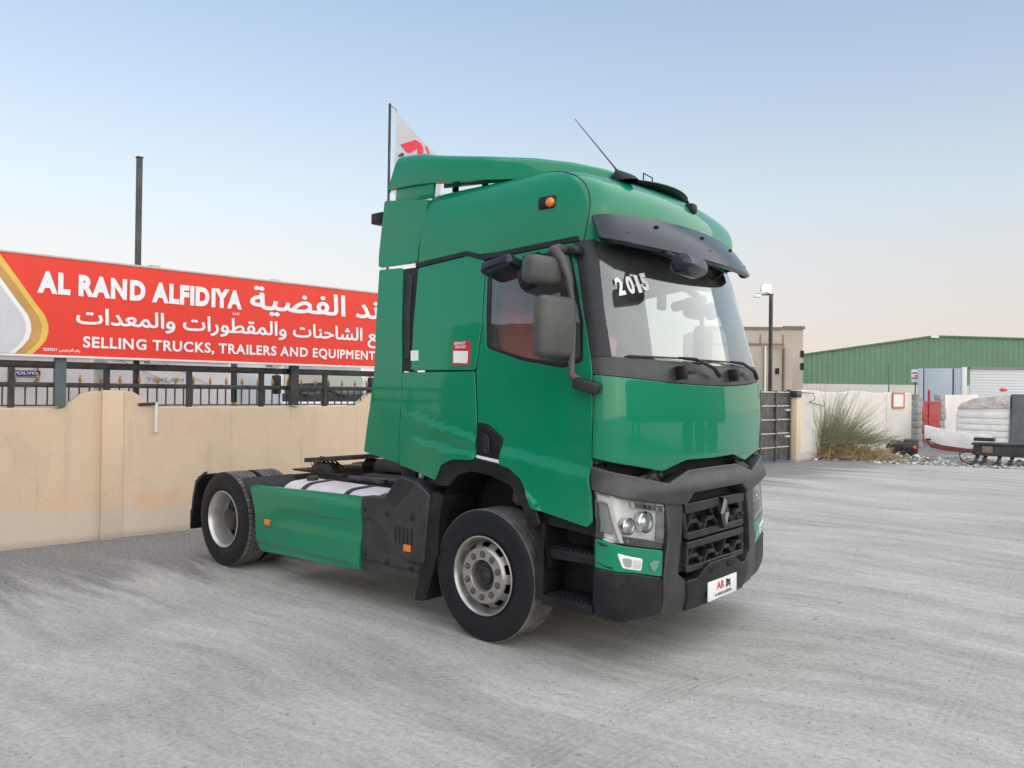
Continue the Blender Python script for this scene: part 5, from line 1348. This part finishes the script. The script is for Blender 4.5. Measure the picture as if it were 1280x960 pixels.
fbox(MB(), o, 17.5, 28.5, -.14, -.02, 4.78, 5.0).build('door_header', simple('door header grey', (.22, .22, .23), .6), wh_)
for j in range(16): fbox(MB(), o, 17.6, 28.4, .02 + .012 * (j % 2), .10, j * .30, j * .30 + .29, bev=.02).build('door_slat', simple('roller door white', (.66, .68, .70), .5, var=.03) if j == 0 else MATS['roller door white'], wh_)
fbox(MB(), o, 9.1, 9.2, -.08, 0.0, 2.0, 5.3).build('downpipe', simple('downpipe green', (.08, .18, .11), .6), wh_)
fbox(MB(), o, 9.12, 9.2, -.10, 0.0, 0.0, 3.0).build('downpipe', CONCD, wh_)

# ---- grey panel wall and sign in the middle distance
GPAN = simple('grey blue panel', (.42, .47, .53), .5, var=.06, vscale=.8)
face(1170)
o = far_origin(1147, 45)
gp = thing('panel_hoarding', 'tall grey panel hoarding with dark joints rising behind the red gate', 'hoarding', o)
for a, b in ((0, .27), (.33, 1.72), (1.80, 2.18)): fbox(MB(), o, a, b, 0, .25, 0, 3.48, bev=.01).build('panel', GPAN, gp)
for a in (.27, 1.72): fbox(MB(), o, a, a + .075, .03, .2, 0, 3.45).build('joint', simple('joint navy', (.06, .08, .12), .6) if a < 1 else MATS['joint navy'], gp)
fbox(MB(), o, 2.18, 2.42, -.05, 1.2, 0, 3.55, bev=.01).build('end_panel', WHITEP, gp)
o = far_origin(1137, 46)
sg = thing('small_sign', 'small white sign with red lines beside the grey panels', 'sign', o)
fbox(MB(), o, .08, .50, 0, .05, 2.72, 3.45).build('board', WHITEP, sg)
for z, x0 in ((3.22, .12), (3.05, .26), (2.92, .12)): fbox(MB(), o, x0, .48, -.02, 0, z, z + .07).build('print_line', simple('sign red', (.45, .06, .06), .6) if z == 3.22 else MATS['sign red'], sg)
fbox(MB(), o, .26, .32, .05, .10, 0, 3.4).build('post', FBLK, sg)

# ---- wrecked van body
VANW = simple('peeling van white', (.76, .76, .74), .6, var=.10, vscale=3, dust=.30, dust_col=(.38, .34, .29), dscale=2.5)
VANR = simple('flaking roof paint', (.58, .55, .51), .8, var=.3, vscale=5, dust=.65, dust_col=(.24, .19, .16), dscale=7)
VANG = simple('van grey band', (.105, .115, .12), .6, var=.2)
face(1235)
o = far_origin(1195, 27)
vn = thing('wrecked_van', 'stripped white van body with flaking roof and dark grey band among the scrap', 'van', o)
F = lambda a, b, t: o + HX * a + HY * t + UPV * b
MB().prism([(0.0, .30), (1.58, .22), (1.58, 1.98), (.9, 1.90), (.45, 1.80), (.08, 1.55), (0, 1.30)], F, .08, 2.0, bev=.04).build('body', VANW, vn)
MB().prism([(.02, 1.50), (1.56, 1.56), (1.56, 1.985), (1.0, 1.93), (.5, 1.85), (.14, 1.68)], F, .02, .09, bev=.015).build('roof_panel', VANR, vn)
for j in range(5): MB().prism([(.08, .40 + j * .205), (1.53, .36 + j * .21), (1.53, .545 + j * .21), (.06, .575 + j * .20)], F, .045, .09, bev=.012).build('side_rib', VANW, vn)
MB().prism([(1.60, .05), (1.90, -.02), (1.96, .2), (1.98, 2.02), (1.62, 2.02), (1.55, .5)], F, -.02, 1.9, bev=.03).build('grey_band', VANG, vn)
MB().prism([(1.99, .25), (3.5, .2), (3.4, 1.2), (2.9, 1.95), (2.4, 2.08), (1.99, 2.0)], F, .05, 1.9, bev=.06).build('cab', VANW, vn)
MB().prism([(2.42, 1.15), (3.0, 1.15), (2.75, 1.72), (2.34, 1.72)], F, .02, .06, bev=.01).build('window', VOID, vn)
for j in range(4): MB().prism([(2.2, .62 + j * .14), (3.3, .60 + j * .14), (3.3, .72 + j * .14), (2.22, .74 + j * .14)], F, .03, .07, bev=.01).build('stripe', simple('van red stripe', (.5, .03, .05), .5) if j == 0 else (MATS['van red stripe'] if j % 2 == 0 else WHITEP), vn)
MB().box(F(.10, .40, .02), (.10, .10, .12), bev=.02).build('tail_lamp', simple('van lamp red', (.35, .02, .02), .4), vn)
MB().ball(F(1.38, 2.16, .6), .09, (1.4, 1, .7)).build('beacon', simple('beacon orange', (.62, .10, .03), .4), vn)
# ---- long white bumper moulding lying on the rubble
face(1200)
o = far_origin(1155, 24.6)
F2 = lambda a, b, t: o + HX * a + HY * t + UPV * b
bp = thing('loose_bumper', 'long white bumper moulding with a red underside lying in front of the van', 'bumper', o)
MB().prism(rp([(.02, .56), (.0, 1.02), (.35, .93), (1.1, .80), (1.80, .76), (1.86, .60), (1.80, .36), (1.2, .34), (.5, .42)], .06), F2, .0, .45, bev=.03).build('shell', VANW, bp)
MB().prism([(.10, .44), (.5, .415), (1.2, .335), (1.76, .355), (1.5, .22), (.6, .25), (.2, .33)], F2, -.03, .40, bev=.02).build('underside', simple('dull red', (.22, .06, .055), .7), bp)
for a, b in ((.08, .58), (1.58, .45)): MB().box(F2(a + .05, b, -.01), (.14, .06, .05), bev=.015).build('lamp_slot', VOID, bp)
# ---- black steel running-gear frame
face(1240)
o = far_origin(1218, 22.2)
F3 = lambda a, b, t: o + HX * a + HY * t + UPV * b
ch = thing('steel_frame', 'black scrap steel frame on curved legs at the right edge', 'scrap', o)
MB().prism([(-.05, .30), (.1, .28), (1.9, .26), (1.9, .62), (.05, .60), (-.02, .55)], F3, .0, .5, bev=.02).build('beam', BLACKM, ch)
MB().prism([(-.08, .57), (1.9, .60), (1.9, .66), (-.05, .62)], F3, -.06, .6, bev=.01).build('top_plate', BLACKM, ch)
MB().box(F3(.32, .45, -.02), (.26, .05, .20), HROT, bev=.02).build('rusty_plate', simple('rusty plate', (.20, .15, .11), .8, var=.4), ch)
for a in (.03, .22, .56, .86):
    MB().tube([F3(a + .06, .34, .2), F3(a + .05, .22, .1), F3(a - .0, .10, .05), F3(a - .10, .035, .0)], [.06, .05, .04, .03], 8).build('leg', BLACKM, ch)
MB().tube([F3(-.16, .40, .1), F3(-.36, .30, .0), F3(-.32, .14, -.05), F3(-.10, .02, -.05), F3(.08, .03, 0)], .018, 8).build('hose', BLACKM, ch)
MB().box(F3(.25, .72, .3), (.5, .3, .10), bev=.02).build('scrap_lump', BLACKM, ch)
# ---- scrap engine and rubbish
face(1120)
o = far_origin(1111, 24.6)
F4 = lambda a, b, t: o + HX * a + HY * t + UPV * b
se = thing('scrap_engine', 'dark scrap engine block with an orange cap beside the dry grass', 'scrap', o)
MB().box(F4(.42, .30, .2), (.80, .5, .42), HROT @ Matrix.Rotation(R(6), 3, 'Y'), bev=.05).build('block', BLACKM, se)
MB().box(F4(.62, .48, .2), (.40, .4, .22), HROT, bev=.04).build('head', GREYP, se)
for k in range(4): MB().tube([F4(.10 + k * .15, .20, -.08), F4(.14 + k * .15, .32, -.10)], .07, 10).build('pipe', BLACKM, se)
MB().tube([F4(-.05, .3, 0), F4(.1, .52, 0), F4(.3, .50, .1)], .05, 8).build('manifold', BLACKM, se)
MB().ball(F4(.72, .34, -.10), .06).build('cap', MATS['beacon orange'], se)
m = MB(); rnd = random.Random(21); face(1120); RO = far_origin(1000, 23.6)
MIXM = [simple('rubble pale', (.62, .60, .56), .9, var=.2), simple('rubble grey', (.25, .24, .23), .9, var=.3), simple('rubble brown', (.24, .18, .13), .9, var=.3), simple('rubbish blue', (.10, .25, .48), .6), simple('rubbish dark', (.05, .05, .05), .8)]
def rub(a, t, zz, r, mi):
    n0 = len(m.bm.faces); c = RO + HX * a + HY * t
    stone_mesh(m, (c.x, c.y, zz), r, rnd); m.bm.faces.ensure_lookup_table()
    for f in m.bm.faces[n0:]: f.material_index = mi
for i in range(2600):
    a = rnd.uniform(-.6, 7.5); t = rnd.gauss(1.2, 1.0)
    if t < -.25: continue
    hgt = max(0, .16 * math.exp(-((t - 1.8) / 1.1) ** 2)) * (.4 + .6 * math.sin(a * 1.7) ** 2)
    mi = rnd.choices(range(5), (5, 7, 3, .25, 1))[0]
    rub(a, t, rnd.uniform(0, hgt), rnd.uniform(.02, .07) * (1.5 if rnd.random() < .1 else 1), mi)
ru = m.build('rubble', None, ang=20)
for q in MIXM: ru.data.materials.append(q)
tag(ru, 'strip of rubble and litter along the foot of the white wall', 'rubble', kind='stuff')

# ---- broom-like bush and dry grass
def blades(name, n, root, spread, length, lean, width, mat, parent, seed, curl=.5, drop=0.0, up=(.35, 1.0)):
    rnd = random.Random(seed); bm = bmesh.new()
    for i in range(n):
        az = rnd.gauss(lean[0], lean[1]); el = rnd.uniform(*up)
        L = length * rnd.uniform(.45, 1.0)
        p = root + HX * rnd.gauss(0, spread[0]) + HY * rnd.gauss(0, spread[1]) + UPV * rnd.uniform(0, .12)
        d = (HX * az + HY * rnd.gauss(0, .45) + UPV * el).normalized()
        side = d.cross(HY + Vector((rnd.uniform(-.3, .3), rnd.uniform(-.3, .3), 0))).normalized()
        prev = None; K = 6
        for k in range(K + 1):
            w = width * (1 - k / K * .85) * rnd.uniform(.8, 1.2)
            v = (bm.verts.new(p - side * w), bm.verts.new(p + side * w))
            if prev: bm.faces.new((prev[0], prev[1], v[1], v[0]))
            prev = v
            p = p + d * (L / K)
            d = (d + HX * az * curl * .10 - UPV * drop * .22 + Vector((rnd.gauss(0, .05), rnd.gauss(0, .05), rnd.gauss(0, .04)))).normalized()
    return finish(bm, name, mat, parent, 80)
BUSHG = simple('bush stem green', (.25, .265, .165), .85, var=.35, vscale=3); STRAW = simple('straw', (.36, .27, .15), .9, var=.35, vscale=4)
face(1040)
o = far_origin(1030, 24.2)
bu = thing('broom_bush', 'sprawling grey green broom-like bush against the white wall', 'bush', o)
blades('stems', 400, o, (.26, .22), 2.35, (.18, .36), .011, BUSHG, bu, 1, up=(.5, 1.1))
blades('twigs', 330, o + UPV * .35 + HX * .25, (.42, .25), 1.45, (.42, .45), .0075, BUSHG, bu, 2, up=(.15, .9))
blades('twigs', 420, o + UPV * .45 + HX * .65, (.5, .3), 1.0, (.7, .4), .007, BUSHG, bu, 5, up=(.05, .55))
blades('twigs', 300, o + UPV * .1 + HX * -.05, (.2, .2), 2.0, (-.12, .14), .008, BUSHG, bu, 6, up=(.8, 1.1))
o_ = o + HX * .35 - HY * .25
gr = thing('dry_grass', 'clump of bent straw-coloured grass under the bush', 'grass', o_)
blades('blades', 1100, o_, (.45, .2), .95, (.1, .9), .010, STRAW, gr, 3, curl=.9, drop=1.0, up=(.35, .9))
blades('blades', 800, o_ + HX * .70, (.33, .25), .75, (.5, .7), .010, STRAW, gr, 4, curl=.9, drop=1.0, up=(.25, .7))
o_ = o + HX * -.42 - HY * .1
g2 = thing('dry_grass', 'thin dry tuft of grass left of the bush', 'grass', o_)
blades('blades', 60, o_, (.05, .05), .75, (.0, .25), .008, STRAW, g2, 8, up=(.8, 1.1))
